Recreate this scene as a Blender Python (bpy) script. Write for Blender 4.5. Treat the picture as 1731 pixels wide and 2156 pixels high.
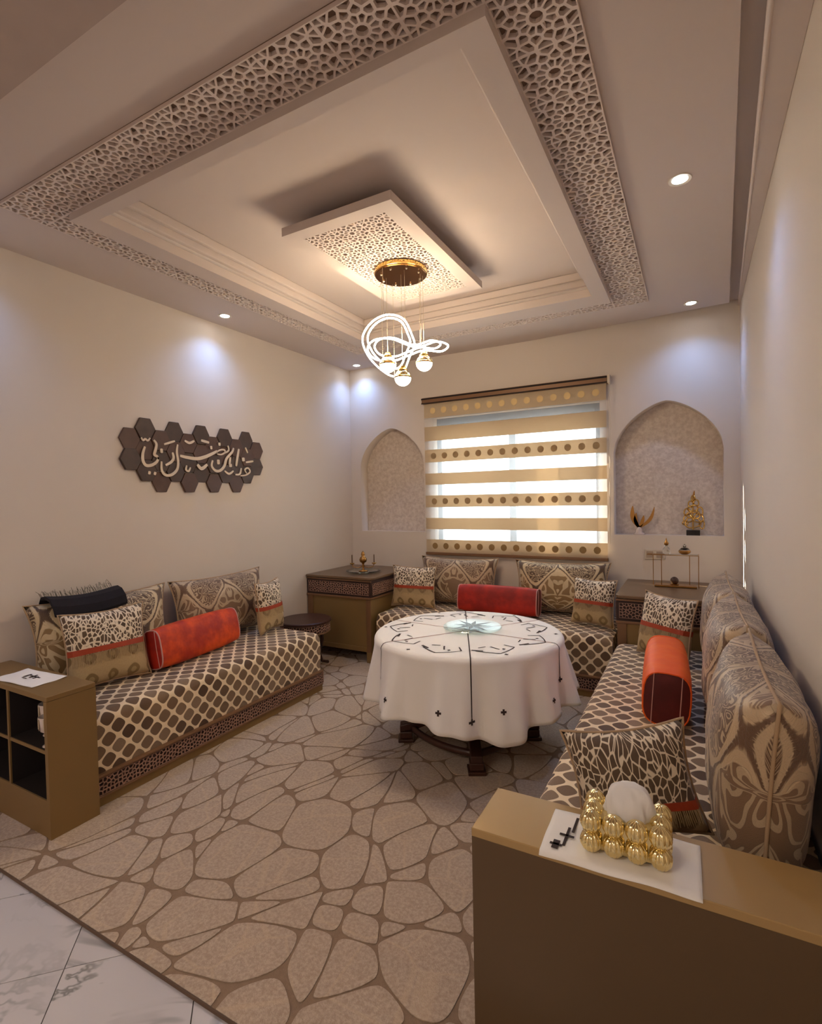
import bpy, bmesh, math, random
from mathutils import Vector, Matrix
from math import pi, sin, cos, sqrt, radians
random.seed(7)
S = bpy.context.scene
for o in list(bpy.data.objects): bpy.data.objects.remove(o)
col = S.collection

# ------------------------------------------------------------------ camera
def setup_camera():
    f, yaw, pitch, roll, e = 1087.48, .5017, .0251, -.0198, 1.386
    F = Vector((-sin(yaw), cos(yaw), 0)); R = Vector((cos(yaw), sin(yaw), 0)); U = Vector((0, 0, 1))
    F, U = F*cos(pitch)-U*sin(pitch), U*cos(pitch)+F*sin(pitch)
    R, U = R*cos(roll)+U*sin(roll), U*cos(roll)-R*sin(roll)
    cd = bpy.data.cameras.new('camera'); c = bpy.data.objects.new('camera', cd); col.objects.link(c)
    cd.sensor_fit = 'HORIZONTAL'; cd.sensor_width = 36; cd.lens = f/1731*36; cd.clip_start = .02
    B = -F
    c.matrix_world = Matrix(((R.x, U.x, B.x, 0), (R.y, U.y, B.y, 0), (R.z, U.z, B.z, e), (0, 0, 0, 1)))
    S.camera = c
setup_camera()

# ------------------------------------------------------------------ world, lights, exposure
SUN_STRENGTH = 14; SKY = 2.4; SPOT_W = 7.5; RING_E = 26; GLOBE_E = 12; EXPOSURE = 1.45
w = bpy.data.worlds.new('world'); S.world = w; w.use_nodes = True
w.node_tree.nodes['Background'].inputs[0].default_value = (.86, .93, 1, 1)
w.node_tree.nodes['Background'].inputs[1].default_value = SKY
S.view_settings.view_transform = 'Standard'; S.view_settings.look = 'None'
S.view_settings.gamma = 1; S.view_settings.exposure = EXPOSURE; S.view_settings.use_curve_mapping = False
sl = bpy.data.lights.new('sun', 'SUN'); so = bpy.data.objects.new('sun', sl); col.objects.link(so)
sl.energy = SUN_STRENGTH; sl.angle = radians(.4); sl.color = (1, .93, .8)
so.rotation_euler = Vector((1, -.24, -.34)).to_track_quat('-Z', 'Y').to_euler(); so.location = (-6, 6, 4)
def lamp(kind, name, loc, energy, color, size=.05, **k):
    l = bpy.data.lights.new(name, kind); o = bpy.data.objects.new(name, l); col.objects.link(o)
    l.energy = energy; l.color = color; o.location = loc
    if kind == 'AREA': l.size = size
    else: l.shadow_soft_size = size
    for a, b in k.items(): setattr(l, a, b)
    return o
# unseen fill lamp behind the camera, in the open-plan hall
HALL_FILL = lamp('AREA', 'hall_fill_light', (-1.3, -1.25, 2.50), 13, (1, .88, .78), 1.0)

# ------------------------------------------------------------------ material helpers
def lin(c): return tuple((x/12.92 if x <= .04045 else ((x+.055)/1.055)**2.4) for x in c)
def rgb(r, g, b): return lin((r/255, g/255, b/255))+(1,)
class NT:
    def __init__(s, name):
        s.m = bpy.data.materials.new(name); s.m.use_nodes = True; s.t = s.m.node_tree; s.n = s.t.nodes
        s.b = s.n['Principled BSDF']
    def add(s, typ, ins=None, **k):
        n = s.n.new(typ)
        for a, b in k.items(): setattr(n, a, b)
        for a, b in (ins or {}).items(): s.put(n, a, b)
        return n
    def put(s, n, a, b):
        if hasattr(b, 'is_linked') or isinstance(b, bpy.types.NodeSocket): s.t.links.new(b, n.inputs[a])
        else: n.inputs[a].default_value = b
    def math(s, op, a, b=0., c=None):
        n = s.n.new('ShaderNodeMath'); n.operation = op; s.put(n, 0, a); s.put(n, 1, b)
        if c is not None: s.put(n, 2, c)
        return n.outputs[0]
    def mix(s, f, a, b):
        n = s.n.new('ShaderNodeMix'); n.data_type = 'RGBA'
        s.put(n, 0, f); s.put(n, 6, a); s.put(n, 7, b); return n.outputs[2]
    def ramp(s, f, *st):
        n = s.n.new('ShaderNodeValToRGB'); s.put(n, 0, f); e = n.color_ramp.elements
        while len(e) < len(st): e.new(.5)
        for x, (p, c) in zip(e, st): x.position = p; x.color = c if len(c) == 4 else tuple(c)+(1,)
        return n.outputs[0]
    def noise(s, vec, scale, detail=2, rough=.5, dist=0.):
        n = s.add('ShaderNodeTexNoise', {'Scale': scale, 'Detail': detail, 'Roughness': rough, 'Distortion': dist})
        if vec is not None: s.t.links.new(vec, n.inputs['Vector'])
        return n.outputs[0]
    def obj(s): return s.add('ShaderNodeTexCoord').outputs['Object']
    def pos(s): return s.add('ShaderNodeNewGeometry').outputs['Position']
    def uv(s): return s.add('ShaderNodeTexCoord').outputs['UV']
    def step(s, x, lo, hi):
        n = s.add('ShaderNodeMapRange', {'Value': x, 'From Min': lo, 'From Max': hi}); n.interpolation_type = 'SMOOTHSTEP'
        return n.outputs[0]
    def bump(s, h, st=.3, d=.01):
        n = s.add('ShaderNodeBump', {'Height': h, 'Strength': st, 'Distance': d}); s.t.links.new(n.outputs[0], s.b.inputs['Normal'])
    def base(s, c): s.put(s.b, 'Base Color', c)
    def set(s, **k):
        for a, b in k.items(): s.put(s.b, {'rough': 'Roughness', 'metal': 'Metallic', 'sheen': 'Sheen Weight', 'trans': 'Transmission Weight', 'alpha': 'Alpha', 'coat': 'Coat Weight', 'ior': 'IOR'}[a], b)
def plain(name, c, rough=.5, metal=0., var=.06, scale=12., bump=0., **k):
    t = NT(name); n = t.noise(t.obj(), scale, 3)
    d = tuple(x*(1-var) for x in c[:3])+(1,); l = tuple(min(1, x*(1+var)) for x in c[:3])+(1,)
    t.base(t.mix(n, d, l)); t.set(rough=rough, metal=metal, **k)
    if bump: t.bump(t.noise(t.obj(), scale*12, 2), bump, .002)
    return t.m
def emit(name, c, st):
    t = NT(name); t.base(c); t.put(t.b, 'Emission Color', c); t.put(t.b, 'Emission Strength', st); t.set(rough=.3); return t.m

PAINT = plain('wall_paint', rgb(216, 203, 190), .75, var=.03, scale=1.5, bump=.05)
CEIL = plain('ceiling_paint', rgb(208, 193, 184), .8, var=.02, scale=1.5)
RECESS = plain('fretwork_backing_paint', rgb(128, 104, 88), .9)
LATT = plain('fretwork_plaster', rgb(222, 206, 196), .8, var=.05, scale=30)
SHADECEIL = plain('beam_shade_paint', rgb(178, 160, 150), .8)  # darker than the ceiling paint: the beam's shade put into the colour
GOLDW = plain('gold_lacquered_wood', rgb(142, 112, 68), .4, .3, var=.07, scale=3)
BROWNW = plain('carved_dark_wood', rgb(52, 30, 22), .55, 0, var=.2, scale=20)
CARVE = plain('carved_pale_relief', rgb(166, 128, 108), .5, .1, var=.12, scale=30)
RAILW = plain('bronze_wood_moulding', rgb(128, 92, 62), .4, .2, var=.1, scale=10)
DKWOOD = plain('dark_walnut', rgb(66, 38, 28), .35, 0, var=.2, scale=9)
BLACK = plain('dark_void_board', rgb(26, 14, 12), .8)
METGOLD = plain('polished_gold', rgb(214, 176, 104), .16, 1, var=.05)
PALEGOLD = plain('pale_polished_gold', rgb(238, 218, 160), .14, 1, var=.03)
METBRASS = plain('aged_brass', rgb(168, 124, 70), .28, 1, var=.12)
METDARK = plain('bronze_mirror', rgb(126, 84, 44), .22, 1, var=.1)
STEEL = plain('satin_steel_wire', rgb(205, 190, 165), .3, .9)
PLASTIC = plain('cream_plastic', rgb(206, 192, 172), .4)
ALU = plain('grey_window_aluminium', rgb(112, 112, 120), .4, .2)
BLKPL = plain('black_stone_base', rgb(14, 11, 12), .3)
PIPING = plain('pale_pink_piping', rgb(204, 150, 140), .6)
CORD = plain('beige_cord_piping', rgb(176, 146, 112), .7)
TISSUE = plain('tissue_paper', rgb(236, 232, 228), .9, var=.02)
THREAD = plain('dark_embroidery_thread', rgb(52, 36, 32), .8, var=.3, scale=60)
THREADP = plain('pink_embroidery_thread', rgb(188, 140, 128), .8, var=.2, scale=60)
FRINGE = plain('cream_fringe_thread', rgb(196, 172, 134), .9, var=.25, scale=90)
RIBBON = plain('rust_red_ribbon', rgb(168, 62, 28), .55, var=.2, scale=40)
SHAWL = plain('black_wool_shawl', rgb(24, 18, 22), .95, var=.3, scale=60, bump=.4)
WHITEGL = plain('white_glazed_ceramic', rgb(214, 196, 186), .25)
RING = emit('lit_led_silicone', (1, .84, .62, 1), RING_E)
GLOBE = emit('lit_frosted_globe', (1, .86, .62, 1), GLOBE_E)
SPOTE = emit('lit_led_disc', (.9, .95, 1, 1), 14)

def glass(name, c, rough=.02, alpha=1.):
    t = NT(name); t.base(c); t.set(rough=rough, trans=1., ior=1.45); return t.m
def pane_glass():
    t = NT('window_glass'); t.t.nodes.remove(t.b); out = t.n['Material Output']
    d = t.add('ShaderNodeBsdfTransparent', {0: (.96, .98, .98, 1)}); g = t.add('ShaderNodeBsdfGlossy', {0: (1, 1, 1, 1), 1: .02})
    m = t.add('ShaderNodeMixShader', {0: .06, 1: d.outputs[0], 2: g.outputs[0]}); t.t.links.new(m.outputs[0], out.inputs[0]); return t.m
PANE = pane_glass()
def tint_glass():
    t = NT('thin_tinted_glass'); t.t.nodes.remove(t.b); out = t.n['Material Output']
    d = t.add('ShaderNodeBsdfTransparent', {0: (.86, .92, .91, 1)}); g = t.add('ShaderNodeBsdfGlossy', {0: (1, 1, 1, 1), 1: .05})
    m = t.add('ShaderNodeMixShader', {0: .08, 1: d.outputs[0], 2: g.outputs[0]}); t.t.links.new(m.outputs[0], out.inputs[0]); return t.m
TINT = tint_glass()
GLASS = glass('clear_glass', (.95, .98, .97, 1))
GLASSG = glass('green_tinted_glass', (.78, .9, .88, 1), .08)

def velvet(name, a, b):
    t = NT(name); n = t.noise(t.obj(), 9, 3, .55)
    t.base(t.mix(t.step(n, .35, .7), a, b)); t.set(rough=.6, sheen=.12); t.put(t.b, 'Sheen Tint', (1, .35, .1, 1))
    t.bump(t.noise(t.obj(), 14, 2), .25, .02); return t.m
ORANGE = velvet('orange_velvet', rgb(172, 34, 4), rgb(226, 76, 2))
ORANGE2 = velvet('bright_orange_velvet', rgb(240, 88, 0), rgb(246, 104, 2))
RED = velvet('red_velvet', rgb(140, 14, 2), rgb(184, 30, 4))
DKRED = velvet('deep_red_velvet', rgb(84, 8, 4), rgb(104, 12, 6))

def lattice_fabric():
    t = NT('quatrefoil_lattice_upholstery'); uv = t.add('ShaderNodeSeparateXYZ', {0: t.uv()})
    P, Q = .096, .096
    x = t.math('MULTIPLY', uv.outputs[0], 2*pi/P); y = t.math('MULTIPLY', uv.outputs[1], 2*pi/Q)
    A = t.math('DIVIDE', t.math('ADD', x, y), 2*pi); B = t.math('DIVIDE', t.math('SUBTRACT', x, y), 2*pi)
    ca = t.math('COSINE', t.math('MULTIPLY', A, pi)); cb = t.math('COSINE', t.math('MULTIPLY', B, pi))
    s = t.math('ABSOLUTE', t.math('MULTIPLY', ca, cb))
    mask = t.step(s, .19, .26)
    idv = t.add('ShaderNodeCombineXYZ', {0: t.math('ROUND', A), 1: t.math('ROUND', B)})
    wn = t.add('ShaderNodeTexWhiteNoise', {0: idv.outputs[0]}); wn.noise_dimensions = '2D'
    cell = t.ramp(wn.outputs[0], (0, rgb(78, 52, 32)), (.3, rgb(122, 94, 66)), (.65, rgb(138, 110, 80)), (1, rgb(152, 126, 98)))
    n2 = t.noise(t.uv(), 260, 2)
    cell = t.mix(t.math('MULTIPLY', n2, .5), cell, rgb(92, 66, 44))
    t.base(t.mix(mask, rgb(240, 216, 178), cell)); t.set(rough=.8, sheen=.15)
    t.bump(t.math('ADD', t.math('MULTIPLY', mask, -.6), t.math('MULTIPLY', n2, .3)), .5, .003)
    return t.m
LATFAB = lattice_fabric()

def damask(name, dark, mid, lite, w, seed):
    """ogee damask: mirrored about the cushion's middle, medallions with curling leaves"""
    t = NT(name); uv = t.add('ShaderNodeSeparateXYZ', {0: t.uv()})
    ax = t.math('ABSOLUTE', uv.outputs[0]); yy = uv.outputs[1]
    v = t.add('ShaderNodeCombineXYZ', {0: ax, 1: yy, 2: seed}).outputs[0]
    # ogee frame
    cx = t.math('COSINE', t.math('MULTIPLY', ax, 2*pi/w)); cy = t.math('COSINE', t.math('MULTIPLY', t.math('SUBTRACT', yy, .17), 2*pi/.50))
    g = t.math('ADD', cx, cy); ag = t.math('ABSOLUTE', g)
    frame = t.math('SUBTRACT', t.step(ag, .46, .38), t.step(ag, .14, .08))
    dl = t.step(ag, .10, .04)
    # curling leaves
    n = t.noise(v, 6.5, 1, .35, 1.2)
    wv = t.math('SINE', t.math('MULTIPLY', n, 48.))
    leaf = t.step(wv, .15, .45)
    n2 = t.noise(v, 16, 1, .4, .8); wv2 = t.math('SINE', t.math('MULTIPLY', n2, 60.)); leaf2 = t.step(wv2, .2, .5)
    inside = t.step(g, -.1, .1)
    lf = t.math('ADD', t.math('MULTIPLY', leaf, inside), t.math('MULTIPLY', leaf2, t.math('SUBTRACT', 1., inside)))
    c = t.mix(inside, dark, mid)
    c = t.mix(t.math('MULTIPLY', lf, .85), c, lite)
    c = t.mix(dl, c, dark); c = t.mix(frame, c, lite)
    fine = t.noise(t.uv(), 300, 1)
    c = t.mix(t.math('MULTIPLY', fine, .3), c, dark)
    t.base(c); t.set(rough=.5, sheen=.2)
    h = t.math('ADD', t.math('MULTIPLY', lf, .8), t.math('MAXIMUM', frame, t.math('MULTIPLY', fine, .3)))
    t.bump(h, .55, .004); t.put(t.b, 'Metallic', .12)
    return t.m
DAM1 = damask('gold_damask', rgb(96, 72, 50), rgb(150, 118, 74), rgb(224, 200, 158), .38, 0.)
DAM2 = damask('taupe_damask', rgb(112, 84, 62), rgb(142, 112, 84), rgb(210, 184, 148), .38, 3.)

def patterned_small(split=.18, sy=.62, lo=.07, hi=.15, sc=58):
    """leopard lattice above, medallion weave below (split at v=0.43 of the height)"""
    t = NT('lattice_print_cushion_fabric'); uv = t.add('ShaderNodeSeparateXYZ', {0: t.uv()})
    mp = t.add('ShaderNodeMapping', {0: t.uv(), 'Scale': (1, sy, 1)})
    ns = t.add('ShaderNodeTexNoise', {'Scale': 9, 'Detail': 1}); t.t.links.new(t.uv(), ns.inputs[0])
    vv = t.add('ShaderNodeMixRGB', {0: .035, 1: mp.outputs[0], 2: ns.outputs[1]}, blend_type='ADD')
    vo = t.add('ShaderNodeTexVoronoi', {'Vector': vv.outputs[0], 'Scale': sc, 'Randomness': .9}, feature='DISTANCE_TO_EDGE')
    d = vo.outputs['Distance']
    net = t.step(d, hi, lo)
    cell = t.mix(t.noise(t.uv(), 20, 2), rgb(64, 46, 32), rgb(118, 94, 68))
    top = t.mix(net, cell, rgb(234, 216, 188))
    # lower part: tan ground, olive medallions
    X = t.math('COSINE', t.math('MULTIPLY', uv.outputs[0], 2*pi/.11)); Y = t.math('COSINE', t.math('MULTIPLY', t.math('SUBTRACT', uv.outputs[1], .05), 2*pi/.11))
    med = t.math('ADD', X, Y)
    m1 = t.step(med, .5, .9); m2 = t.step(med, 1.6, 1.8)
    low = t.mix(m1, rgb(196, 168, 122), rgb(136, 110, 66)); low = t.mix(m2, low, rgb(176, 150, 100))
    low = t.mix(t.math('MULTIPLY', t.noise(t.uv(), 120, 2), .35), low, rgb(120, 92, 60))
    sp = t.step(uv.outputs[1], split-.002, split+.002)
    t.base(t.mix(sp, low, top)); t.set(rough=.75, sheen=.1)
    t.bump(t.math('MULTIPLY', net, sp), .5, .003)
    return t.m
SMALLF = patterned_small(); SMALLJ = patterned_small(.085, .5, .045, .10, 62)

def rug_mats():
    t = NT('rug_light_pile'); n = t.noise(t.pos(), 90, 4, .75); n2 = t.noise(t.pos(), 5, 3)
    c = t.mix(t.step(n, .35, .7), rgb(172, 150, 128), rgb(202, 182, 160)); c = t.mix(t.math('MULTIPLY', n2, .35), c, rgb(158, 130, 108))
    vo = t.add('ShaderNodeTexVoronoi', {'Vector': t.pos(), 'Scale': 5.2, 'Randomness': 1.}, feature='DISTANCE_TO_EDGE')
    c = t.mix(t.math('MULTIPLY', t.step(vo.outputs['Distance'], .03, .012), .3), c, rgb(206, 180, 148))
    t.base(c); t.set(rough=.95, sheen=.2); t.bump(t.noise(t.pos(), 260, 2), .6, .004)
    k = NT('rug_brown_pile'); n = k.noise(k.pos(), 60, 3)
    k.base(k.mix(n, rgb(128, 104, 82), rgb(152, 126, 102))); k.set(rough=.95); k.bump(k.noise(k.pos(), 260, 2), .6, .004)
    return t.m, k.m
RUGL, RUGD = rug_mats()

def marble():
    t = NT('white_veined_marble_tile')
    oi = t.add('ShaderNodeObjectInfo')
    off = t.add('ShaderNodeVectorMath', {0: t.pos(), 1: oi.outputs['Random']}, operation='ADD').outputs[0]
    off2 = t.add('ShaderNodeVectorMath', {0: off}, operation='MULTIPLY'); off2.inputs[1].default_value = (1, 1.7, 1)
    n = t.noise(off2.outputs[0], 1.5, 5, .6, .7)
    v = t.math('ABSOLUTE', t.math('SUBTRACT', n, .5)); vein = t.step(v, .022, .0)
    n2 = t.noise(off2.outputs[0], 1.3, 3); c = t.mix(n2, rgb(190, 184, 184), rgb(212, 206, 204))
    t.base(t.mix(t.math('MULTIPLY', vein, t.step(n2, .4, .6)), c, rgb(138, 136, 132))); t.set(rough=.18); return t.m
MARBLE = marble(); GROUT = plain('dark_grout', rgb(90, 84, 80), .9)

def cloth_mat():
    t = NT('white_tablecloth_linen'); n = t.noise(t.obj(), 4, 3)
    t.base(t.mix(n, rgb(244, 238, 228), rgb(250, 246, 240))); t.set(rough=.85, sheen=.1)
    t.bump(t.noise(t.obj(), 400, 1), .15, .001); return t.m
LINEN = cloth_mat()
def blind_mats(c1=rgb(204, 184, 156), c2=rgb(216, 198, 170), c3=rgb(240, 220, 190), nm='tan_translucent_blind_band'):
    t = NT(nm); t.t.nodes.remove(t.b)
    out = t.n['Material Output']
    co = t.add('ShaderNodeTexCoord').outputs['Generated']
    n = t.noise(co, 30, 2); c = t.mix(n, c1, c2)
    d = t.add('ShaderNodeBsdfDiffuse', {0: c}); r = t.add('ShaderNodeBsdfTranslucent', {0: c3})
    m = t.add('ShaderNodeMixShader', {0: .30, 1: d.outputs[0], 2: r.outputs[0]}); t.t.links.new(m.outputs[0], out.inputs[0])
    a = t.m
    t = NT('sheer_blind_mesh'); t.t.nodes.remove(t.b); out = t.n['Material Output']
    d = t.add('ShaderNodeBsdfTransparent'); r = t.add('ShaderNodeBsdfTranslucent', {0: (.9, .9, .88, 1)})
    m = t.add('ShaderNodeMixShader', {0: .14, 1: d.outputs[0], 2: r.outputs[0]}); t.t.links.new(m.outputs[0], out.inputs[0])
    return a, t.m
BAND, SHEER = blind_mats(); PRINTM = blind_mats(rgb(180, 156, 122), rgb(190, 166, 132), rgb(222, 196, 158), 'woven_tan_medallion')[0]
PRINT = plain('woven_gold_medallion', rgb(150, 118, 72), .7)
PRINTL = plain('woven_pale_medallion', rgb(226, 196, 140), .7)
NICHEW = None
def niche_mat():
    t = NT('textured_wallpaper'); vo = t.add('ShaderNodeTexVoronoi', {'Vector': t.obj(), 'Scale': 55}, feature='F1')
    n = t.noise(t.obj(), 30, 4, .7); c = t.mix(t.step(n, .3, .7), rgb(196, 178, 164), rgb(220, 206, 192))
    t.base(c); t.set(rough=.8); t.bump(t.math('ADD', vo.outputs['Distance'], n), .35, .003); return t.m
NICHEW = niche_mat()

# ------------------------------------------------------------------ mesh helpers
class MB:
    def __init__(s): s.v = []; s.f = []; s.uv = {}
    def add(s, vs, fs):
        n = len(s.v); s.v += [tuple(p) for p in vs]; s.f += [tuple(i+n for i in f) for f in fs]; return s
    def box(s, x0, x1, y0, y1, z0, z1, M=None):
        vs = [(x, y, z) for x in (x0, x1) for y in (y0, y1) for z in (z0, z1)]
        if M is not None: vs = [M @ Vector(p) for p in vs]
        return s.add(vs, [(0, 1, 3, 2), (4, 6, 7, 5), (0, 4, 5, 1), (2, 3, 7, 6), (0, 2, 6, 4), (1, 5, 7, 3)])
    def prism(s, poly, a, b, axis='Z', cap=True):
        n = len(poly)
        def P(p, h): return {'Z': (p[0], p[1], h), 'Y': (p[0], h, p[1]), 'X': (h, p[0], p[1])}[axis]
        vs = [P(p, a) for p in poly]+[P(p, b) for p in poly]
        fs = [(i, (i+1) % n, (i+1) % n+n, i+n) for i in range(n)]
        if cap: fs += [tuple(range(n))[::-1], tuple(range(n, 2*n))]
        return s.add(vs, fs)
    def tube(s, path, r, n=8, closed=False, flat=1.):
        path = [Vector(p) for p in path]; m = len(path); vs = []
        up = Vector((0, 0, 1)); prev = None
        for i, p in enumerate(path):
            a = path[(i-1) % m] if closed or i else p; b = path[(i+1) % m] if closed or i < m-1 else p
            t = (b-a).normalized()
            if prev is None:
                ref = up if abs(t.z) < .9 else Vector((1, 0, 0)); x = t.cross(ref).normalized()
            else:
                x = (prev-t*prev.dot(t)).normalized()
            prev = x; y = t.cross(x)
            rr = r[i] if isinstance(r, (list, tuple)) else r
            vs += [p+(x*cos(2*pi*k/n)*flat+y*sin(2*pi*k/n))*rr for k in range(n)]
        fs = []
        for i in range(m if closed else m-1):
            j = (i+1) % m
            fs += [(i*n+k, i*n+(k+1) % n, j*n+(k+1) % n, j*n+k) for k in range(n)]
        if not closed: fs += [tuple(range(n))[::-1], tuple((m-1)*n+k for k in range(n))]
        return s.add(vs, fs)
    def lathe(s, prof, c=(0, 0, 0), n=24, lobes=0, amp=0.):
        vs = []; m = len(prof)
        for r, z in prof:
            for k in range(n):
                a = 2*pi*k/n; q = r*(1+amp*cos(lobes*a)) if lobes else r
                vs.append((c[0]+q*cos(a), c[1]+q*sin(a), c[2]+z))
        fs = [(i*n+k, i*n+(k+1) % n, (i+1)*n+(k+1) % n, (i+1)*n+k) for i in range(m-1) for k in range(n)]
        if prof[0][0] > 1e-5: fs.append(tuple(range(n))[::-1])
        if prof[-1][0] > 1e-5: fs.append(tuple((m-1)*n+k for k in range(n)))
        return s.add(vs, fs)
    def sphere(s, c, r, n=16, m=10, sz=1., lo=0., hi=1.):
        pr = [(max(1e-6, r*sin(pi*(lo+(hi-lo)*i/m))), r*sz*-cos(pi*(lo+(hi-lo)*i/m))) for i in range(m+1)]
        return s.lathe(pr, c, n)
    def build(s, name, mat, parent=None, smooth=False, bevel=0., world=True, kind=None, uvf=None, label=None):
        me = bpy.data.meshes.new(name)
        off = Vector((0, 0, 0))
        if parent is not None and world:
            p = parent
            while p is not None: off += p.location; p = p.parent
        me.from_pydata([tuple(Vector(p)-off) for p in s.v], [], s.f)
        me.materials.append(mat)
        bm = bmesh.new(); bm.from_mesh(me); bmesh.ops.remove_doubles(bm, verts=bm.verts, dist=1e-6)
        bmesh.ops.recalc_face_normals(bm, faces=bm.faces)
        if uvf:
            ul = bm.loops.layers.uv.new('UVMap')
            for f in bm.faces:
                for l in f.loops: l[ul].uv = uvf(l.vert.co+off, f)
        bm.to_mesh(me); bm.free()
        if smooth:
            for p in me.polygons: p.use_smooth = True
        o = bpy.data.objects.new(name, me); col.objects.link(o)
        if parent is not None: o.parent = parent
        if bevel:
            b = o.modifiers.new('bevel', 'BEVEL'); b.width = bevel; b.segments = 2; b.limit_method = 'ANGLE'
            b.angle_limit = radians(40)
        if kind: o['kind'] = kind
        if label: o['label'] = label
        return o
def tag(o, label, cat, group=None):
    o['label'] = label; o['category'] = cat
    if group: o['group'] = group
    return o
def thing(name, label, cat, loc=(0, 0, 0), rot=(0, 0, 0), group=None):
    o = bpy.data.objects.new(name, None); col.objects.link(o); o.location = loc; o.rotation_euler = rot
    o.empty_display_size = .05
    return tag(o, label, cat, group)
def struct(o): o['kind'] = 'structure'; return o
def B(*a): return MB().box(*a)
def clip(poly, nx, ny, d):
    """keep the side nx*x+ny*y <= d"""
    out = []
    for i in range(len(poly)):
        p, q = poly[i], poly[(i+1) % len(poly)]
        a = nx*p[0]+ny*p[1]-d; b = nx*q[0]+ny*q[1]-d
        if a <= 0: out.append(p)
        if (a < 0 < b) or (b < 0 < a):
            t = a/(a-b); out.append((p[0]+(q[0]-p[0])*t, p[1]+(q[1]-p[1])*t))
    return out
def voronoi(seeds, others, box):
    x0, x1, y0, y1 = box; res = []
    for s in seeds:
        poly = [(x0, y0), (x1, y0), (x1, y1), (x0, y1)]
        near = sorted(others, key=lambda q: (q[0]-s[0])**2+(q[1]-s[1])**2)[:26]
        for q in near:
            dx, dy = q[0]-s[0], q[1]-s[1]
            if dx*dx+dy*dy < 1e-12: continue
            poly = clip(poly, dx, dy, (q[0]**2+q[1]**2-s[0]**2-s[1]**2)/2)
            if len(poly) < 3: break
        # drop slivers
        out = []
        for p in poly:
            if not out or (p[0]-out[-1][0])**2+(p[1]-out[-1][1])**2 > 1e-9: out.append(p)
        if len(out) > 2 and (out[0][0]-out[-1][0])**2+(out[0][1]-out[-1][1])**2 < 1e-9: out.pop()
        if len(out) > 2: res.append(out)
    return res
def inradius(poly, c):
    r = 1e9
    for i in range(len(poly)):
        (x0, y0), (x1, y1) = poly[i], poly[(i+1) % len(poly)]
        L = sqrt((x1-x0)**2+(y1-y0)**2)
        if L < 1e-7: continue
        r = min(r, abs((x1-x0)*(y0-c[1])-(x0-c[0])*(y1-y0))/L)
    return r
def cent(poly): return (sum(p[0] for p in poly)/len(poly), sum(p[1] for p in poly)/len(poly))
def pierced(mb, cells, fw, P, lo, hi):
    """plate with one hole per cell; P(x,y,h) places it; face at h=lo, hole walls up to h=hi"""
    for poly in cells:
        c = cent(poly); r = inradius(poly, c); k = max(.12, 1-fw/max(r, 1e-5)) if r > fw*.4 else 0
        n = len(poly)
        if k == 0: mb.add([P(x, y, lo) for x, y in poly], [tuple(range(n))]); continue
        inn = [(c[0]+(p[0]-c[0])*k, c[1]+(p[1]-c[1])*k) for p in poly]
        vs = [P(x, y, lo) for x, y in poly]+[P(x, y, lo) for x, y in inn]+[P(x, y, hi) for x, y in inn]
        fs = []
        for i in range(n):
            j = (i+1) % n; fs += [(i, j, n+j, n+i), (n+i, n+j, 2*n+j, 2*n+i)]
        mb.add(vs, fs)
def rosette_cells(nfold=12):
    s = [(0, 0)]
    for k in range(nfold):
        a = 2*pi*k/nfold
        s.append((.205*cos(a), .205*sin(a)))
        if k % 1 == 0: s.append((.33*cos(a+pi/nfold), .33*sin(a+pi/nfold)))
        b = a; rr = .445; s.append((rr*cos(b), rr*sin(b)))
    for sx in (-1, 1):
        for sy in (-1, 1):
            s += [(sx*.44, sy*.44), (sx*.33, sy*.465), (sx*.465, sy*.33)]
    o = list(s)
    for (x, y) in s: o += [(1-x, y), (-1-x, y), (x, 1-y), (x, -1-y), (1-x, 1-y), (-1-x, -1-y), (1-x, -1-y), (-1-x, 1-y)]
    return voronoi(s, o, (-.5, .5, -.5, .5))
ROS = rosette_cells()
def fret_strip(mb, x0, x1, y0, y1, nx, ny, fw, lo, hi):
    tx, ty = (x1-x0)/nx, (y1-y0)/ny; cells = []
    for i in range(nx):
        for j in range(ny):
            ox, oy = x0+tx*(i+.5), y0+ty*(j+.5)
            cells += [[(ox+p[0]*tx, oy+p[1]*ty) for p in c] for c in ROS]
    pierced(mb, cells, fw, lambda x, y, h: (x, y, h), lo, hi)
    for (a, b, c, d) in ((x0, x1, y0, y0), (x0, x1, y1, y1), (x0, x0, y0, y1), (x1, x1, y0, y1)):
        mb.add([(a, c, lo), (b, d, lo), (b, d, hi), (a, c, hi)], [(0, 1, 2, 3)])
def frieze(name, L, H, P, parent, fw=.0026, lo=0., hi=.006, pitch=.022, seed=1, mat=None):
    """carved arabesque strip L long, H high, in plate coordinates placed by P(u,v,h)"""
    rnd = random.Random(seed); nx = max(2, round(L/pitch)); ny = max(2, round(H/pitch)); s = []
    for i in range(nx):
        for j in range(ny):
            s.append(((i+.5+(rnd.random()-.5)*.75)*L/nx, (j+.5+(.25 if i % 2 else -.25)*.6+(rnd.random()-.5)*.5)*H/ny))
    o = list(s)+[(-x, y) for x, y in s if x < .06]+[(2*L-x, y) for x, y in s if x > L-.06]+[(x, -y) for x, y in s]+[(x, 2*H-y) for x, y in s]
    mb = MB(); pierced(mb, voronoi(s, o, (0, L, 0, H)), fw, P, hi, lo)
    return mb.build(name, mat or CARVE, parent)

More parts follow.
